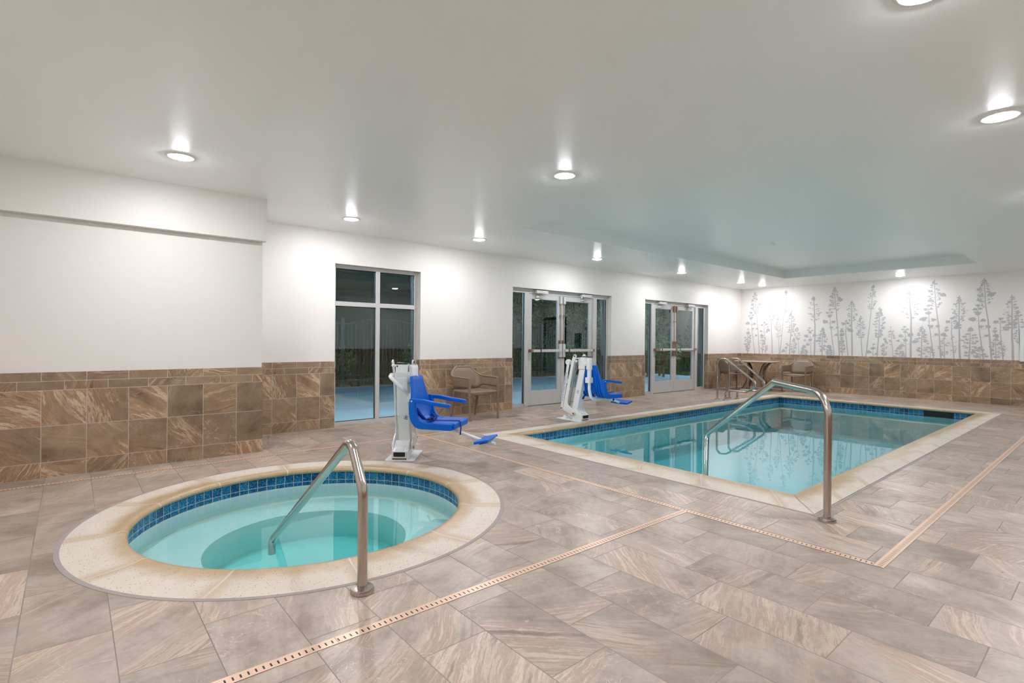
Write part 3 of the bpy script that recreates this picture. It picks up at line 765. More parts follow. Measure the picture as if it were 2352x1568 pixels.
def lift(loc, yaw, seat_loc, seat_yaw, label, pole_lat):
    """local frame: +x towards the water, y left, z up; origin at the middle of the plate's front edge"""
    R = empty('pool_lift', (loc[0], loc[1], .0015), yaw, label, 'pool lift', 'white pool lifts with blue seats')
    P = lambda y0, y1: None
    side = lambda u, v, t: Vector((u, t, v))
    b = MB(); b.prism([(-.50, -.13), (-.48, -.15), (-.02, -.15), (.0, -.13), (.0, .13), (-.02, .15), (-.48, .15), (-.50, .13)], 0, .012, lambda u, v, t: Vector((u, v, t)))
    b.build('base_plate', M['white_metal'], R, bevel=.002)
    # foot bracket: two cheeks, sloping cover and box nose
    b = MB()
    for s in (-1, 1):
        b.prism([(-.20, .012), (-.015, .012), (-.015, .10), (-.06, .115), (-.10, .16), (-.13, .205), (-.17, .205), (-.20, .15)], s*.072, s*.082, side)
    b.prism([(-.12, .03), (-.01, .03), (-.01, .098), (-.075, .125), (-.14, .19), (-.17, .15)], -.07, .07, side)
    b.build('foot_bracket', M['white_metal'], R, bevel=.003)
    b = MB(); b.box(-.0105, .004, -.058, .058, .048, .092); b.build('end_plug', M['black'], R, bevel=.004)
    b = MB(); b.quad((-.018, -.045, .1025), (-.018, .045, .1025), (-.068, .045, .1225), (-.068, -.045, .1225)); b.build('warning_label', M['sticker'], R, solid=.0006)
    for s in (-1, 1):
        b = MB(); b.prism([(-.43, .012), (-.37, .012), (-.37, .045), (-.39, .06), (-.41, .06), (-.43, .045)], s*.045, s*.053, side)
        b.build('rear_lug', M['white_metal'], R, bevel=.002)
    # leaning box column
    CY = .022
    c0, c1, hw_ = Vector((-.205, CY, .15)), Vector((-.035, CY, .86)), .052
    ax = (c1-c0).normalized(); nx = Vector((ax.z, 0, -ax.x))
    b = MB(); pts = [(c0 - nx*hw_), (c0 + nx*hw_), (c1 + nx*hw_), (c1 - nx*hw_)]
    b.prism([(p.x, p.z) for p in pts], CY-.058, CY+.058, side); b.build('column', M['white_metal'], R, bevel=.006)
    # round maker's mark on the column's sides: blue ring with a wave and dark dots
    mk = c0 + (c1-c0)*.42
    for s in ((-1,) if pole_lat[1] < .05 else ()):
        b = MB(); yy = CY + s*.0592
        for r0, r1, a0, a1 in ((.020, .026, .2, 2.5), (.020, .026, 2.9, 5.6)):
            n_ = 14; P0 = []
            for i in range(n_+1):
                a = a0 + (a1-a0)*i/n_; P0.append((a,))
            for i in range(n_):
                aa, bb = P0[i][0], P0[i+1][0]
                b.quad((mk.x+r0*math.cos(aa), yy, mk.z+r0*math.sin(aa)), (mk.x+r1*math.cos(aa), yy, mk.z+r1*math.sin(aa)), (mk.x+r1*math.cos(bb), yy, mk.z+r1*math.sin(bb)), (mk.x+r0*math.cos(bb), yy, mk.z+r0*math.sin(bb)))
        b.quad((mk.x-.014, yy, mk.z), (mk.x, yy, mk.z+.008), (mk.x+.016, yy, mk.z-.002), (mk.x, yy, mk.z-.008))
        b.build('round_emblem', M['plate_text'], R, solid=.0006, label='small round blue emblem')
    mkf = mk + nx*.0628
    b = MB()
    u_ = ax; v_ = Vector((0, 1, 0)); mkf = mkf + v_*.030
    for r0, r1, a0, a1 in (((.017, .022, .2, 2.5), (.017, .022, 2.9, 5.6), (0, .009, 0, 6.28)) if pole_lat[1] > .05 else ()):
        for i in range(14):
            aa = a0+(a1-a0)*i/14; bb = a0+(a1-a0)*(i+1)/14
            q = [mkf + u_*r*math.sin(t) + v_*r*math.cos(t) for r, t in ((r0, aa), (r1, aa), (r1, bb), (r0, bb))]
            try: b.bm.faces.new([b.bm.verts.new(p) for p in (q if r0 else (q[0], q[1], q[2]))])
            except ValueError: pass
    if pole_lat[1] > .05: b.build('round_emblem', M['plate_text'], R, solid=.0006, label='round blue emblem on the front of the column')
    # bent lifting arms, left and right of the column
    arm = [(-.165, .085), (-.135, .10), (-.135, .14), (-.20, .19), (-.275, .235), (-.292, .30), (-.16, .90), (-.105, 1.0), (-.12, 1.025), (-.155, 1.025), (-.175, 1.0), (-.205, .93), (-.385, .16), (-.365, .135), (-.22, .10)]
    for s in (-1, 1):
        b = MB(); b.prism(arm, s*.098, s*.110, side)
        a = b.build('lifting_arm', M['white_metal'], R, bevel=.003)
        for (u, v) in ((-.155, .115), (-.140, 1.0)):
            b = MB(); b.lathe([(0, .0), (.013, 0), (.013, .012), (0, .012)], (0, 0, 0), 12, M=Matrix.Translation((u, s*.110, v)) @ Matrix.Rotation(-s*PI/2, 4, 'X'))
            b.build('bolt', M['bolt'], a, smooth=40)
    # slim printed arm at the back
    p0, p1 = Vector((-.435, 0, .15)), Vector((-.285, 0, .93)); d = (p1-p0).normalized(); n_ = Vector((d.z, 0, -d.x))*.024
    for s in (-1, 1):
        b = MB(); q = [p0-n_-d*.01, p0+n_-d*.01, p1+n_, p1-n_]
        b.prism([(v.x, v.z) for v in q], s*.082, s*.094, side)
        a = b.build('link_arm', M['white_metal'], R, bevel=.004)
        X = (d if s < 0 else -d) if False else d
        Z = Vector((0, s, 0)); Yv = Z.cross(X)
        c = (p0+p1)/2 + d*-.03; M4 = Matrix((( X.x, Yv.x, Z.x, c.x), (X.y, Yv.y, Z.y, s*.0945), (X.z, Yv.z, Z.z, c.z), (0, 0, 0, 1)))
        text_mesh('AQUA CREEK PRODUCTS', .040, M['plate_text'], 'printed_name', a, M4)
        b = MB()
        for q_ in (p0+d*.02,):
            b.lathe([(0, .0), (.012, 0), (.012, .01), (0, .01)], (0, 0, 0), 12, M=Matrix.Translation((q_.x, s*.094, q_.z)) @ Matrix.Rotation(-s*PI/2, 4, 'X'))
        b.build('bolt', M['bolt'], a, smooth=40)
    # actuator and control box between the arms
    b = MB(); b.tube([(-.375, 0, .10), (-.27, 0, .62)], .020, 12); b.tube([(-.27, 0, .62), (-.225, 0, .86)], .026, 12)
    b.build('actuator', M['grey_box'], R, smooth=40)
    b = MB(); d2 = Vector((.19, 0, .98)).normalized()
    for z0, z1, w_ in ((.74, .90, .032), (.60, .735, .028)):
        q0 = Vector((-.30, 0, z0)) + Vector(((z0-.6)*.2, 0, 0)); 
        b.prism([(q0.x-w_*.2, z0), (q0.x+w_*1.4, z0), (q0.x+w_*1.4+(z1-z0)*.2, z1), (q0.x-w_*.2+(z1-z0)*.2, z1)], -.03, .03, side)
    b.build('actuator_housing', M['grey_box'], R, bevel=.003)
    # rear wheel like cap and coiled lead
    b = MB(); b.lathe([(0, -.03), (.04, -.03), (.045, -.02), (.045, .02), (.04, .03), (0, .03)], (-.375, 0, .895), 24, axis='y'); b.build('motor_cap', M['white_metal'], R, smooth=40)
    b = MB(); b.tube([(-.40, 0, .86), (-.42, .01, .70), (-.40, 0, .62)], .007, 8); b.build('cable', M['white_plastic'], R, smooth=40)
    b = MB(); b.box(-.425, -.36, -.025, .025, .56, .63); b.build('hand_control', M['white_plastic'], R, bevel=.006)
    # head
    b = MB()
    b.prism([(-.118, .845), (.012, .845), (.026, .90), (.026, .985), (-.085, .985), (-.10, .94)], CY-.0585, CY+.0585, side)
    for s_ in (-1, 1): b.prism([(-.125, .80), (.0, .80), (.012, .835), (.01, .885), (-.05, .925), (-.10, .96), (-.13, .94), (-.12, .86)], CY+s_*.0595, CY+s_*.070, side)
    b.tube([(-.115, -.112, .965), (-.115, .112, .965)], .012, 10)
    hd = b.build('head', M['white_metal'], R, bevel=.006)
    b = MB(); b.prism([(-.085, .986), (.03, .986), (.03, .996), (-.085, .996)], CY-.060, CY+.060, side); b.build('battery_lid', M['black'], hd, bevel=.003)
    b = MB(); b.box(-.05, .01, -.03, .03, .996, 1.002); b.build('lid_catch', M['grey_box'], hd, bevel=.002)
    b = MB(); b.lathe([(0, 0), (.008, 0), (.008, .003), (0, .003)], (0, 0, 0), 10, M=Matrix.Translation((.0265, -.02, .965)) @ Matrix.Rotation(PI/2, 4, 'Y')); b.build('key_switch', M['black'], hd)
    # housing for the swivel post, beside the head
    b = MB(); yl = pole_lat[1]; fx = pole_lat[0]
    b.lathe([(.046, .80), (.05, .81), (.05, .95), (.044, .975), (0, .978)], (fx, yl, 0), 8)
    b.build('swivel_housing', M['white_metal'], R, bevel=.006)
    b = MB(); tb_ = Vector((fx, yl, .88)); b.tube([(-.03, 0, .88), tb_], .035, 8); b.build('swivel_bracket', M['white_metal'], R)
    b = MB(); b.tube(fillet([(-.10, -.108 if yl > .05 else .108, .875), (.05, -.085 if yl > .05 else .07, .86), (fx+.01, yl-.035 if yl > .05 else .0, .66)], [.03], 5), .017, 10, squash=(1.2, .8)); b.build('brace_bar', M['white_metal'], R, smooth=50)
    b = MB(); b.box(fx-.02, fx+.02, yl-.035, yl+.035, .975, .983); b.build('swivel_cap', M['grey_box'], R, bevel=.003)
    # seat assembly: frame d (+x) forward, w (y); placed relative to the lift
    c_, s_ = math.cos(-yaw), math.sin(-yaw)
    dx, dy = seat_loc[0]-loc[0], seat_loc[1]-loc[1]
    O = Vector((dx*c_-dy*s_, dx*s_+dy*c_, 0)); M4 = Matrix.Translation(O) @ Matrix.Rotation(seat_yaw-yaw, 4, 'Z')
    def place(o, par=R):
        o.parent = par
        if par is R: o.matrix_local = M4
        return o
    T = Matrix.Rotation(math.radians(2.5), 4, 'Y')
    # hanging post: straight drop behind the backrest, then curving under the seat
    b = MB(); b.tube(fillet([(-.075, 0, .90), (-.075, 0, .50), (-.03, 0, .345), (.20, 0, .352)], [.12, .10], 10), .024, 16)
    b.tube([(-.075, 0, .80), (-.075, 0, .62)], .034, 16)
    b.box(-.12, -.035, -.04, .045, .60, .685)
    place(b.build('hanging_post', M['white_metal'], None, smooth=40, bevel=.004))
    # blue shell
    st = [(-.030, .872, .118), (-.022, .82, .130), (-.010, .74, .146), (.004, .62, .172), (.020, .52, .190), (.048, .455, .195), (.095, .418, .198), (.17, .408, .200), (.30, .408, .200), (.425, .412, .200)]
    b = MB(); rows = []
    K = 12
    for (d_, z_, w_) in st:
        row = []
        for k in range(K+1):
            t = -1 + 2*k/K; e = abs(t)**4
            lift_ = .030*e
            up = 1 if z_ < .5 else 0
            row.append(b.bm.verts.new((d_ + (lift_*max(0, min(1, (.80-z_)*4)) if not up else lift_*.4), t*w_, z_ + (lift_*.7 if up else 0))))
        rows.append(row)
    for i in range(len(rows)-1):
        for k in range(K): b.bm.faces.new((rows[i][k], rows[i][k+1], rows[i+1][k+1], rows[i+1][k]))
    sh = b.build('seat_shell', M['blue'], None, smooth=60); 
    so = sh.modifiers.new('solid', 'SOLIDIFY'); so.thickness = .03; so.offset = -1
    bv = sh.modifiers.new('bevel', 'BEVEL'); bv.width = .006; bv.segments = 2; bv.limit_method = 'ANGLE'
    place(sh)
    # rear ribs of the shell
    b = MB()
    for y_ in (-.14, -.10, -.06, .06, .10, .14):
        b.tube([(-.048, y_*.8, .80), (-.025, y_, .58), (-.005, y_, .47), (.05, y_, .395), (.12, y_, .372)], [.004, .009, .010, .010, .004], 8)
    place(b.build('rear_rib', M['blue'], None, smooth=60))
    Lp = [(-.010, .645), (-.014, .56), (-.010, .50), (.002, .45), (.020, .415), (.045, .388), (.075, .373), (.11, .367), (.43, .365), (.43, .430), (.18, .430), (.135, .436), (.105, .452), (.082, .478), (.066, .51), (.057, .56), (.054, .640), (.048, .655), (.035, .662), (.01, .662), (-.004, .656)]
    for s in (-1, 1):
        b = MB(); b.prism(Lp, s*.190, s*.232, side); r_ = place(b.build('side_rail', M['blue'], None, bevel=.008))
        b = MB(); b.lathe([(0, 0), (.009, 0), (.009, .004), (0, .004)], (0, 0, 0), 12, M=Matrix.Translation((.018, s*.232, .635)) @ Matrix.Rotation(-s*PI/2, 4, 'X')); b.build('pivot_bolt', M['sticker'], r_, smooth=30)
        b = MB(); b.prism([(.04, .622), (.14, .615), (.24, .600), (.40, .582), (.418, .588), (.418, .612), (.405, .620), (.24, .638), (.14, .655), (.04, .660)], s*.196, s*.238, side)
        place(b.build('armrest', M['blue'], None, bevel=.008))
    b = MB(); b.prism([(.20, .370), (.44, .370), (.45, .385), (.45, .428), (.435, .436), (.20, .430)], -.190, .190, side)
    place(b.build('seat_front', M['blue'], None, bevel=.008))
    # lap belt, buckle and hanging end
    def ribbon(pts, w_, name, mat):
        b = MB(); rows = []
        for (x_, y_, z_, ux, uy, uz) in pts:
            u = Vector((ux, uy, uz)).normalized()*w_/2; p = Vector((x_, y_, z_)); rows.append((b.bm.verts.new(p-u), b.bm.verts.new(p+u)))
        for i in range(len(rows)-1): b.bm.faces.new((rows[i][0], rows[i][1], rows[i+1][1], rows[i+1][0]))
        o = b.build(name, mat, None, smooth=50, solid=.004); return place(o)
    ribbon([(.03, .17, .50, 1, 0, .3), (.06, .16, .46, 1, 0, .3), (.10, .12, .462, 1, 0, 0), (.13, .10, .435, 1, 0, 0), (.14, .04, .428, 1, 0, 0)], .045, 'lap_belt', M['strap'])
    ribbon([(.03, -.16, .56, 1, 0, .3), (.07, -.155, .50, 1, 0, .3), (.11, -.13, .45, 1, 0, 0), (.14, -.09, .435, 1, 0, 0)], .045, 'lap_belt', M['strap'])
    ribbon([(.14, -.06, .425, 0, 1, 0), (.22, -.05, .437, 0, 1, 0), (.34, -.04, .440, 0, 1, 0), (.438, -.04, .442, 0, 1, 0), (.458, -.04, .425, 0, 1, 0), (.458, -.04, .36, 0, 1, 0), (.452, -.04, .30, 0, 1, 0)], .03, 'belt_tail', M['strap'])
    b = MB(); b.box(.11, .16, -.03, .04, .432, .446); b.box(.12, .15, -.11, -.055, .436, .452); place(b.build('buckle', M['black'], None, bevel=.003))
    ribbon([(.045, .20, .40, 0, 1, 0), (.02, .20, .36, 0, 1, .2), (.005, .20, .335, 0, 1, .2)], .04, 'belt_end', M['strap'])
    # foot rest on a white tube
    b = MB(); b.tube(fillet([(.14, 0, .352), (.38, 0, .335), (.74, 0, .228), (.80, 0, .228)], [.08, .04], 6), .016, 14)
    ft = place(b.build('footrest_tube', M['white_metal'], None, smooth=40))
    b = MB(); b.prism([(.64, .236), (.775, .268), (.78, .284), (.766, .290), (.635, .262), (.63, .244)], -.165, .165, side)
    b.prism([(.67, .226), (.755, .248), (.755, .268), (.67, .25)], -.11, .11, side)
    b.build('footrest_pad', M['blue'], ft, bevel=.006)
    return R
R90 = PI/2
y1 = math.atan2(-.754, -.656)
lift((2.544, 4.763), y1, (2.715, 4.650), math.atan2(-.821, .571), 'white pool lift with a blue seat turned sideways, standing behind the hot tub', (-.045, .13))
lift((6.04, 5.375), -R90, (6.06, 5.262), 0., 'white pool lift seen from behind its blue seat, at the pool edge', (.113, -.055))
# ---------------------------------------------------------------- resin armchairs and table (local: faces +x)
def armchair(loc, yaw, label):
    R = empty('armchair', (loc[0], loc[1], .001), yaw, label, 'chair', 'taupe resin armchairs on the pool deck')
    W = .27
    # seat: shallow dished panel with a rolled front
    b = MB(); rows = []
    for i in range(9):
        x = -.22 + .46*i/8; row = []
        for k in range(9):
            y = (-1+k/4)*(.245 if i > 0 else .225)
            z = .435 - .016*(1-(k/4-1)**2) + .018*max(0, (1-i/3)) - .012*max(0, i-6)
            row.append(b.bm.verts.new((x, y, z)))
        rows.append(row)
    for i in range(8):
        for k in range(8): b.bm.faces.new((rows[i][k], rows[i][k+1], rows[i+1][k+1], rows[i+1][k]))
    o = b.build('seat', M['taupe'], R, smooth=60); m = o.modifiers.new('solid', 'SOLIDIFY'); m.thickness = .016
    # wrap-around back and arms: one shell, high at the back, dropping to the arms
    path = []
    for i in range(33):
        t = i/32
        s = -1 + 2*t            # -1 right arm front ... +1 left arm front
        a = abs(s)
        if a < .36:             # back
            x = -.255 + .02*(a/.36)**2; y = s/.36*.19
        elif a < .56:
            q = (a-.36)/.20*PI/2; x = -.235+.085*(1-math.cos(q)); y = math.copysign(.19+.085*math.sin(q), s)
        else:
            q = (a-.56)/.44; x = -.15+.41*q; y = math.copysign(.275, s)
        top = .80 if a < .26 else (.80-.145*min(1, (a-.26)/.26) if a < .52 else .655-.012*(a-.52))
        bot = .44 if a < .40 else .44 + .06*min(1, (a-.40)/.14)
        path.append((x, y, top, bot, a))
    b = MB(); rows = []
    for x, y, top, bot, a in path:
        row = []
        for k in range(6):
            f = k/5; z = bot+(top-bot)*f
            lean = -.075*max(0, f)*(1 if a < .40 else max(0, 1-(a-.40)/.2))
            row.append(b.bm.verts.new((x+lean, y*(1+.03*f), z)))
        rows.append(row)
    for i in range(len(rows)-1):
        for k in range(5): b.bm.faces.new((rows[i][k], rows[i+1][k], rows[i+1][k+1], rows[i][k+1]))
    o = b.build('backrest', M['taupe'], R, smooth=50); m = o.modifiers.new('solid', 'SOLIDIFY'); m.thickness = .013; m.offset = 0
    # rolled rim along the top edge of arms and back, and the seat's side rails
    b = MB(); b.tube([(x-.075*(1 if a < .40 else max(0, 1-(a-.40)/.2)), y*1.03, top) for x, y, top, bot, a in path], .0125, 8, squash=(1.3, .8))
    b.build('arm_rim', M['taupe'], R, smooth=60)
    b = MB()
    for s in (-1, 1): b.tube([(-.21, s*.235, .425), (.0, s*.262, .428), (.245, s*.272, .425)], .014, 8)
    b.tube([(.245, -.272, .425), (.245, .272, .425)], .014, 8)
    b.build('seat_rail', M['taupe'], R, smooth=60)
    for s in (-1, 1):
        b = MB(); b.prism([(.225, .65), (.268, .65), (.268, .30), (.275, 0), (.250, 0), (.235, .30)], s*.258, s*.288, lambda u, v, t: Vector((u, t, v)))
        b.build('leg', M['taupe'], R, bevel=.005)
        b = MB(); b.prism([(-.235, .44), (-.190, .44), (-.285, 0), (-.312, 0)], s*.222, s*.248, lambda u, v, t: Vector((u, t, v)))
        b.build('leg', M['taupe'], R, bevel=.005)
    return R
armchair((4.885, 6.69), -PI/2, 'taupe resin armchair by the wainscot between the window and the first glass doors')
armchair((13.08, 6.62), math.atan2(-.57, .82), 'taupe resin armchair left of the table in the far corner, behind the grab rails')
armchair((14.02, 5.40), PI, 'taupe resin armchair right of the table, facing the pool')
tb = empty('cafe_table', (13.62, 6.26, .001), .2, 'taupe table with curved legs in the far corner between two armchairs', 'table')
b = MB(); b.lathe([(0, .715), (.50, .715), (.535, .725), (.54, .735), (.535, .745), (0, .745)], (0, 0, 0), 64); b.build('tabletop', M['tabletop'], tb, smooth=40)
for k in range(4):
    a = PI/4 + k*PI/2
    prof = [(.40, .715), (.33, .66), (.25, .56), (.205, .44), (.205, .34), (.25, .22), (.32, .11), (.385, .0)]
    b = MB(); Mz = Matrix.Rotation(a, 4, 'Z')
    poly = [(r-.03, z) for r, z in prof] + [(r+.03, z) for r, z in prof[::-1]]
    bm_ = b.bm; n_ = len(prof)
    for s in range(n_-1):
        q = [(prof[s][0]-.028, prof[s][1]), (prof[s][0]+.028, prof[s][1]), (prof[s+1][0]+.028, prof[s+1][1]), (prof[s+1][0]-.028, prof[s+1][1])]
        b.prism(q, -.028, .028, lambda u, v, t: Mz @ Vector((u, t, v)))
    bmesh.ops.remove_doubles(bm_, verts=bm_.verts, dist=1e-5)
    dup_f = [f for f in bm_.faces if all(abs(v.co.z-f.verts[0].co.z) < 1e-6 for v in f.verts) and 0.001 < f.verts[0].co.z < .714]
    bmesh.ops.delete(bm_, geom=dup_f, context='FACES_ONLY')
    b.build('leg', M['taupe'], tb, smooth=50)
b = MB(); b.lathe([(.17, .37), (.235, .37), (.235, .395), (.17, .395), (.17, .37)], (0, 0, 0), 40); b.build('leg_ring', M['taupe'], tb, smooth=40)

# ---------------------------------------------------------------- mural of grey trees on the far wall
rnd = random.Random(11)
b = MB(); XW = XM - .0012
def mpoly(pts):
    vs = [b.bm.verts.new((XW, y, z)) for y, z in pts]
    try: b.bm.faces.new(vs)
    except ValueError: pass
def blob(y, z, r, flat=1.):
    n = 11; ph = rnd.random()*6
    y += rnd.uniform(-.1, .1)*r
    pts = []
    for i in range(n):
        a = 2*PI*i/n; q = r*(1+.20*math.sin(3*a+ph)+.14*math.sin(5*a+ph*2)+rnd.uniform(-.10, .10))
        pts.append((y+q*math.cos(a), max(ZT+.002, z+q*flat*math.sin(a))))
    mpoly(pts)
def strip(pts, w0, w1):
    n = len(pts)
    for i in range(n-1):
        (ya, za), (yb, zb) = pts[i], pts[i+1]
        d = Vector((yb-ya, zb-za)); 
        if d.length < 1e-6: continue
        d.normalize(); nn = Vector((-d.y, d.x))
        wa = (w0+(w1-w0)*i/(n-1))/2; wb = (w0+(w1-w0)*(i+1)/(n-1))/2
        mpoly([(ya-nn.x*wa, za-nn.y*wa), (ya+nn.x*wa, za+nn.y*wa), (yb+nn.x*wb, zb+nn.y*wb), (yb-nn.x*wb, zb-nn.y*wb)])
def along(P, z):
    for i in range(len(P)-1):
        if P[i][1] <= z <= P[i+1][1] and P[i+1][1] > P[i][1]:
            t = (z-P[i][1])/(P[i+1][1]-P[i][1]); return P[i][0]+(P[i+1][0]-P[i][0])*t
    return P[-1][0] if z > P[-1][1] else P[0][0]
for P, w, cr, bl in TREES:
    Q = []
    for i in range(len(P)-1):
        for s in range(5):
            t = s/5; Q.append((P[i][0]+(P[i+1][0]-P[i][0])*t + rnd.uniform(-.12, .12)*w, P[i][1]+(P[i+1][1]-P[i][1])*t))
    Q.append(P[-1]); strip(Q, w, w*.35)
    for (y, z, r) in bl:
        flat = .78
        blob(y, z, r*.92, flat)
        for _ in range(4): blob(y+rnd.uniform(-1, 1)*r*.9, z+rnd.uniform(-.5, .5)*r, r*rnd.uniform(.3, .5), .8)
        zt = max(ZT+.02, z-.8*abs(y-along(P, z))*.5); yt = along(P, zt)
        if abs(yt-y) > .02: strip([(yt, zt), (y+(yt-y)*.4, zt+(z-zt)*.45-.01), (y, z)], .008, .006)
    if cr:
        z1, z0, half, dens = cr; H = z1-z0
        n = int(H/.043)+2
        for i in range(n):
            f = (i+.5)/n; z = z1-H*f
            prof = math.sin(PI*min(1, .22+f*.62))*(.25+.75*min(1, f*2.2))
            if dens > 1.4: prof = .25+f*.8
            for s in (-1, 1):
                if rnd.random() < (.16 if dens > .5 else .28): continue
                L_ = half*prof*rnd.uniform(.6, 1.08); y0 = along(P, z)
                tip = (y0+s*L_, z+rnd.uniform(-.1, .35)*L_)
                strip([(y0, z-.02), (y0+s*L_*.5, z-.012), tip], .006, .004)
                k = 1 + int(2.4*dens) + (rnd.random() < .5)
                for _ in range(k):
                    t = rnd.uniform(.35, 1.03)
                    blob(y0+s*L_*t, z+(tip[1]-z)*t+rnd.uniform(-.008, .01), rnd.uniform(.010, .021)*(.72+.6*min(dens, 1.2)), rnd.uniform(.45, .8))
        blob(P[-1][0], P[-1][1]-.005, .012, 1.6)
mu = b.build('tree_mural', M['ink'], normals=False)
tag(mu, 'grey tree silhouettes printed across the far wall above the wainscot', 'mural')
# coplanar overlaps are avoided by stepping each face a hair forward
me = mu.data
for i, p in enumerate(me.polygons):
    for vi in p.vertices: me.vertices[vi].co.x -= (i % 60)*.00001

# cabinet and door at the right-hand end of the mural wall
cb = empty('extinguisher_cabinet', (XM-.02, 1.2, 1.24), 0, 'white framed wall cabinet at the right edge of the photo, on the mural wall', 'cabinet')
b = MB(); xx = XM-.045
for q in ((.93, 1.42, .90, .955), (.93, 1.42, 1.515, 1.57)): b.box(xx, XM-.0125 if q[2] < .93 else XM-.002, q[0], q[1], q[2], q[3])
for q in ((.93, .99, .955, 1.515), (1.36, 1.42, .955, 1.515)): b.box(xx, XM-.002, q[0], q[1], q[2], q[3])
att(b.build('cabinet_frame', M['white_metal'], bevel=.003), cb)
b = MB(); b.box(xx+.01, XM-.003, .99, 1.36, .955, 1.515); att(b.build('dark_panel', M['black']), cb)
dr = empty('door_3', (XM, -.2, 0), 0, 'grey door in a black frame at the right-hand end of the mural wall', 'door', kind='structure')
b = MB()
for q in ((-.70, -.58, 0, 2.15), (.42, .54, 0, 2.15), (-.58, .42, 2.05, 2.15)): b.box(XM-.03, XM-.0125, *q)
att(b.build('door_frame', M['doorpaint'], bevel=.002), dr)
b = MB(); b.box(XM-.024, XM-.0125, -.58, .42, .01, 2.05); att(b.build('door_leaf', M['doorgrey']), dr)

# ---------------------------------------------------------------- recessed downlights
def downlight(x, y, label):
    R = empty('downlight', (x, y, ZC), 0, label, 'ceiling light', 'round recessed downlights in the ceiling')
    b = MB(); b.lathe([(.078, -.004), (.088, -.010), (.108, -.006), (.112, .0), (.112, .004)], (0, 0, 0), 40); b.build('trim_ring', M['white_plastic'], R, smooth=50)
    b = MB(); b.lathe([(.0805, -.003), (.078, -.008), (.062, -.015), (.035, -.020), (0, -.022)], (0, 0, 0), 28); b.build('lens', M['lamp'], R, smooth=60)
    return R
Ls = [(0.685, 5.058, 'downlight over the hot tub, the leftmost bright one'), (3.386, 3.293, 'downlight near the middle of the ceiling, between hot tub and pool'),
      (2.654, 6.255, 'downlight nearest the tall window'), (4.614, 6.235, 'second downlight along the window wall, right of the tall window'),
      (7.297, 6.255, 'third downlight along the window wall, over the first glass doors'), (10.08, 6.265, 'fourth downlight along the window wall, before the second glass doors'),
      (12.75, 6.265, 'fifth downlight along the window wall, near the far corner'), (13.82, 6.22, 'downlight in the far corner over the table'),
      (13.82, 3.244, 'downlight in front of the mural beyond the tray ceiling'), (4.61, .555, 'large bright downlight at the upper right edge of the photo'),
      (2.727, .566, 'downlight cut by the top edge of the photo at the right'),
      (7.297, .56, 'downlight on the right side of the pool, just outside the photo'), (10.08, .56, 'second downlight on the right side of the pool, outside the photo'),
      (13.0, .56, 'downlight at the far end of the right side, outside the photo'), (0.3, .9, 'unseen downlight added above the camera'), (-.6, 3.0, 'unseen downlight added left of the camera')]  # last two are unseen, added for more light around the camera
for x, y, l in Ls: downlight(x, y, l)

# ---------------------------------------------------------------- outside, at night
GZ = -.03
b = MB(); b.box(-6, 17.5, YW+.3, 13.15, GZ-.15, GZ); tag(b.build('patio', M['concrete']), 'pale concrete patio outside the window and doors', 'patio', kind='structure')
k = N('lawn_grass'); k.bsdf(k.mix(k.noise(k.obj(), 9., 4.), lin((26,44,18)), lin((66,96,40))), .9, 0., k.bump(k.noise(k.obj(), 60., 3.), 1., .03)); M['lawn'] = k.m
b = MB(); b.quad((-30, YW+.3, GZ-.06), (45, YW+.3, GZ-.06), (45, 50, GZ-.06), (-30, 50, GZ-.06)); o = b.build('lawn', M['lawn']); tag(o, 'dark green grass beyond the patio fence', 'grass', kind='stuff')
# grass tufts and bank right behind the fence
rnd = random.Random(5)
b = MB()
for i in range(2600):
    x = rnd.uniform(1, 24); y = 14.0 + rnd.random()**1.5*3.5; h = rnd.uniform(.3, .95); a = rnd.random()*PI; w = .02
    dx, dy = math.cos(a)*w, math.sin(a)*w; lx, ly = rnd.uniform(-.25, .25), rnd.uniform(-.2, .2)
    z0 = GZ-.06
    b.bm.faces.new([b.bm.verts.new(p) for p in ((x-dx, y-dy, z0), (x+dx, y+dy, z0), (x+lx*.5+dx*.6, y+ly*.5+dy*.6, z0+h*.6), (x+lx*.5-dx*.6, y+ly*.5-dy*.6, z0+h*.6))])
    b.bm.faces.new([b.bm.verts.new(p) for p in ((x+lx*.5-dx*.6, y+ly*.5-dy*.6, z0+h*.6), (x+lx*.5+dx*.6, y+ly*.5+dy*.6, z0+h*.6), (x+lx, y+ly, z0+h))])
tag(b.build('tall_grass', M['grassy'], normals=False), 'tall green grass behind the patio fence', 'grass', kind='stuff')
# arched metal fence
fe = empty('metal_fence', (9, 13.6, GZ), 0, 'dark metal picket fence with arched tops around the patio', 'fence')
YFn = 13.6; NX = 11; x_0 = .68; pw_ = 2.44
def ftop(t): return 1.62 + .17*math.sin(PI*t)
first = None
for i in range(NX):
    xa = x_0 + i*pw_ - 3*pw_ + pw_*.0
    b = MB(); b.box(xa-.035, xa+.035, YFn-.035, YFn+.035, GZ, 1.78); b.box(xa-.042, xa+.042, YFn-.042, YFn+.042, 1.78, 1.80)
    att(b.build('fence_post', M['fence']), fe)
    b = MB()
    for z in (.12, .24): b.box(xa+.035, xa+pw_-.035, YFn-.015, YFn+.015, z-.015, z+.015)
    pts = [(xa+.035+(pw_-.07)*s/12, YFn, ftop(s/12)) for s in range(13)]
    b.tube(pts, .02, 6)
    for s in range(1, 21):
        t = s/21; xx = xa+.035+(pw_-.07)*t; b.box(xx-.009, xx+.009, YFn-.009, YFn+.009, .05, ftop(t))
    att(b.build('fence_panel', M['fence']), fe)
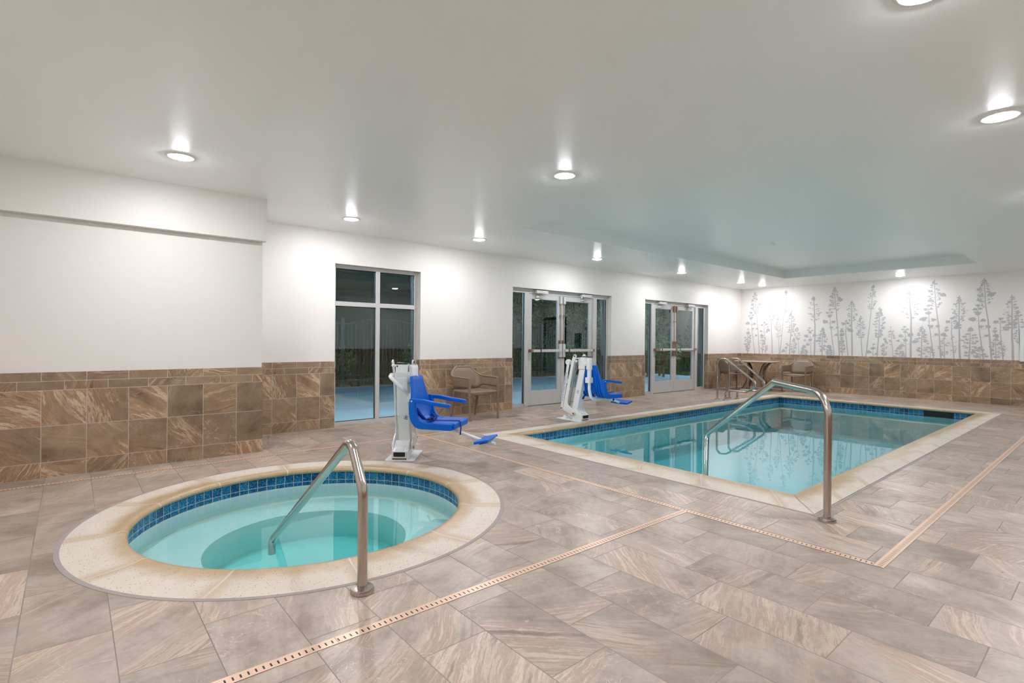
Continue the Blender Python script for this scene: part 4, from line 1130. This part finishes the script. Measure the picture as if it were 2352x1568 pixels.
# trees and shrubs beyond the fence
def leafy(name, x, y, h, w, n, label, cat, seed, trunk=True, zb=.0):
    r = random.Random(seed); R = empty(name, (x, y, GZ-.06), 0, label, cat, 'trees and shrubs beyond the patio fence')
    if trunk:
        b = MB(); b.tube([(0, 0, 0), (.05, .03, h*.35), (-.04, .02, h*.75)], [h*.022, h*.016, h*.006], 8); b.build('trunk', M['bark'], R, smooth=50)
    b = MB(); cl = [(r.gauss(0, w*.28), r.gauss(0, w*.28), zb+(h-zb)*r.uniform(.12, .95), r.uniform(.18, .34)*w) for _ in range(16)]
    for i in range(n):
        cx, cy, cz, cr = r.choice(cl)
        d = Vector((r.gauss(0, 1), r.gauss(0, 1), r.gauss(0, .8))).normalized()*cr*r.uniform(.6, 1.05)
        p = Vector((cx, cy, cz))+d
        if p.z < .05: p.z = .05
        s = r.uniform(.035, .075); u = Vector((r.gauss(0, 1), r.gauss(0, 1), r.gauss(0, 1))).normalized(); v = u.orthogonal().normalized()
        b.bm.faces.new([b.bm.verts.new(q) for q in (p-u*s, p+v*s*.5, p+u*s, p-v*s*.5)])
    b.build('foliage', M['leaf'], R, normals=False)
TREE_L = ['nearest small leafy tree behind the fence, seen through the farther glass doors', 'second small leafy tree behind the fence, right of the nearest one', 'tall leafy tree at the back, behind the two small trees', 'medium leafy tree behind the fence, third from the left', 'tallest leafy tree at the back right', 'farthest leafy tree on the right']
for i, (x, y, h, w) in enumerate(((17.4, 16.2, 4.6, 1.9), (20.9, 15.9, 4.0, 1.9), (19.2, 20.3, 6.0, 2.4), (24.6, 17.6, 5.2, 2.3), (24.4, 22.6, 6.6, 2.9), (29.6, 21.0, 6.2, 3.0))):
    leafy('tree', x, y, h, w, 3000, TREE_L[i], 'tree', i)
SHRUB_L = ['bushy green shrub behind the fence, in line with the farther glass doors', 'taller green shrub by the two small trees', 'low shrub behind the fence, in line with the nearer glass doors', 'low shrub behind the middle of the fence', 'low shrub behind the fence, in line with the tall window', 'green shrub farthest right behind the fence']
for i, (x, y, h, w) in enumerate(((16.2, 15.1, 1.5, 1.4), (18.9, 15.0, 1.7, 1.5), (13.6, 15.0, 1.1, 1.5), (9.2, 15.4, 1.0, 1.6), (5.2, 15.2, 1.2, 1.6), (22.0, 15.0, 1.5, 1.6))):
    leafy('shrub', x, y, h, w, 1300, SHRUB_L[i], 'shrub', 50+i, False)
# wooden garden chair on the patio, seen through the farther doors
gc = empty('garden_chair', (16.1, 11.1, GZ), 2.4, 'slatted wooden garden chair on the patio, seen through the farther glass doors', 'chair')
def bx(n, *q):
    b = MB(); b.box(*q); return b.build(n, M['wood'], gc, bevel=.005)
for sx, sy in ((-.28, -.3), (-.28, .3), (.28, -.3), (.28, .3)): bx('leg', sx-.04, sx+.04, sy-.03, sy+.03, 0, .60 if sx > 0 else .36)
bx('armrest', -.36, .38, -.36, -.24, .60, .63); bx('armrest', -.36, .38, .24, .36, .60, .63)
b = MB()
for i in range(5): b.box(-.26+i*.12, -.16+i*.12, -.27, .27, .36, .385)
b.build('seat', M['wood'], gc, bevel=.004)
b = MB(); Mr = Matrix.Translation((-.27, 0, .36)) @ Matrix.Rotation(-.35, 4, 'Y')
for i in range(5): b.box(-.012, .012, -.27+i*.11, -.18+i*.11, 0, .60, Mr)
b.build('backrest', M['wood'], gc, bevel=.004)
# unseen wall lamps added on the building to light the patio
for x in (-.6, 4.0, 8.6, 12.6):
    R = empty('added_wall_lamp', (x, YW+.3, 2.75), 0, 'unseen cool white lamp added on the outside wall to light the patio', 'outdoor light', 'outdoor wall lamps added over the patio')
    b = MB(); b.box(-.18, .18, .0, .12, -.02, .16); b.build('housing', M['grey_box'], R, bevel=.01)
    b = MB(); b.box(-.15, .15, .02, .115, -.035, -.021); b.build('lens', M['ext_lamp'], R)
# unseen lamp posts added to light the trees and garden
for x, y, tx in ((19.5, 8.9, 0), (-2.0, 18.5, 0)):
    R = empty('added_lamp_post', (x, y, GZ-.06), 0, 'unseen lamp post added outside to light the garden', 'lamp post', 'lamp posts added outside')
    b = MB(); b.tube([(0, 0, 0), (0, 0, 3.2)], .05, 10); b.build('pole', M['fence'], R, smooth=50)
    b = MB(); b.lathe([(0, 3.2), (.16, 3.24), (.19, 3.42), (.15, 3.58), (0, 3.62)], (0, 0, 0), 16); b.build('globe', M['ext_lamp'], R, smooth=60)

# ---------------------------------------------------------------- world, camera, view
w = bpy.data.worlds.new('night'); SC.world = w; w.use_nodes = True
w.node_tree.nodes['Background'].inputs[0].default_value = (.10, .16, .24, 1); w.node_tree.nodes['Background'].inputs[1].default_value = .01
cam = bpy.data.cameras.new('camera'); co = bpy.data.objects.new('camera', cam); COL.objects.link(co)
phi, pit, rol, F = .869, -.0034, .0092, 1199.14
fw_ = Vector((math.cos(phi)*math.cos(pit), math.sin(phi)*math.cos(pit), math.sin(pit)))
r0 = Vector((math.sin(phi), -math.cos(phi), 0)); u0 = r0.cross(fw_)
rt = r0*math.cos(rol)+u0*math.sin(rol); up = u0*math.cos(rol)-r0*math.sin(rol)
co.matrix_world = Matrix(((rt.x, up.x, -fw_.x, 0), (rt.y, up.y, -fw_.y, 0), (rt.z, up.z, -fw_.z, CAM_H), (0, 0, 0, 1)))
cam.sensor_fit = 'HORIZONTAL'; cam.sensor_width = 36; cam.lens = F/2352*36; cam.clip_start = .05
SC.camera = co
vs = SC.view_settings; vs.view_transform = 'Standard'; vs.look = 'None'; vs.gamma = 1; vs.use_curve_mapping = False; vs.exposure = EXPO
SC.cycles.use_denoising = True; SC.cycles.use_adaptive_sampling = True; SC.cycles.adaptive_threshold = .09; SC.cycles.adaptive_min_samples = 12
SC.cycles.max_bounces = 8; SC.cycles.diffuse_bounces = 4; SC.cycles.glossy_bounces = 4; SC.cycles.transparent_max_bounces = 14; SC.cycles.transmission_bounces = 4
SC.cycles.sample_clamp_indirect = 6.; SC.cycles.caustics_reflective = False; SC.cycles.caustics_refractive = False
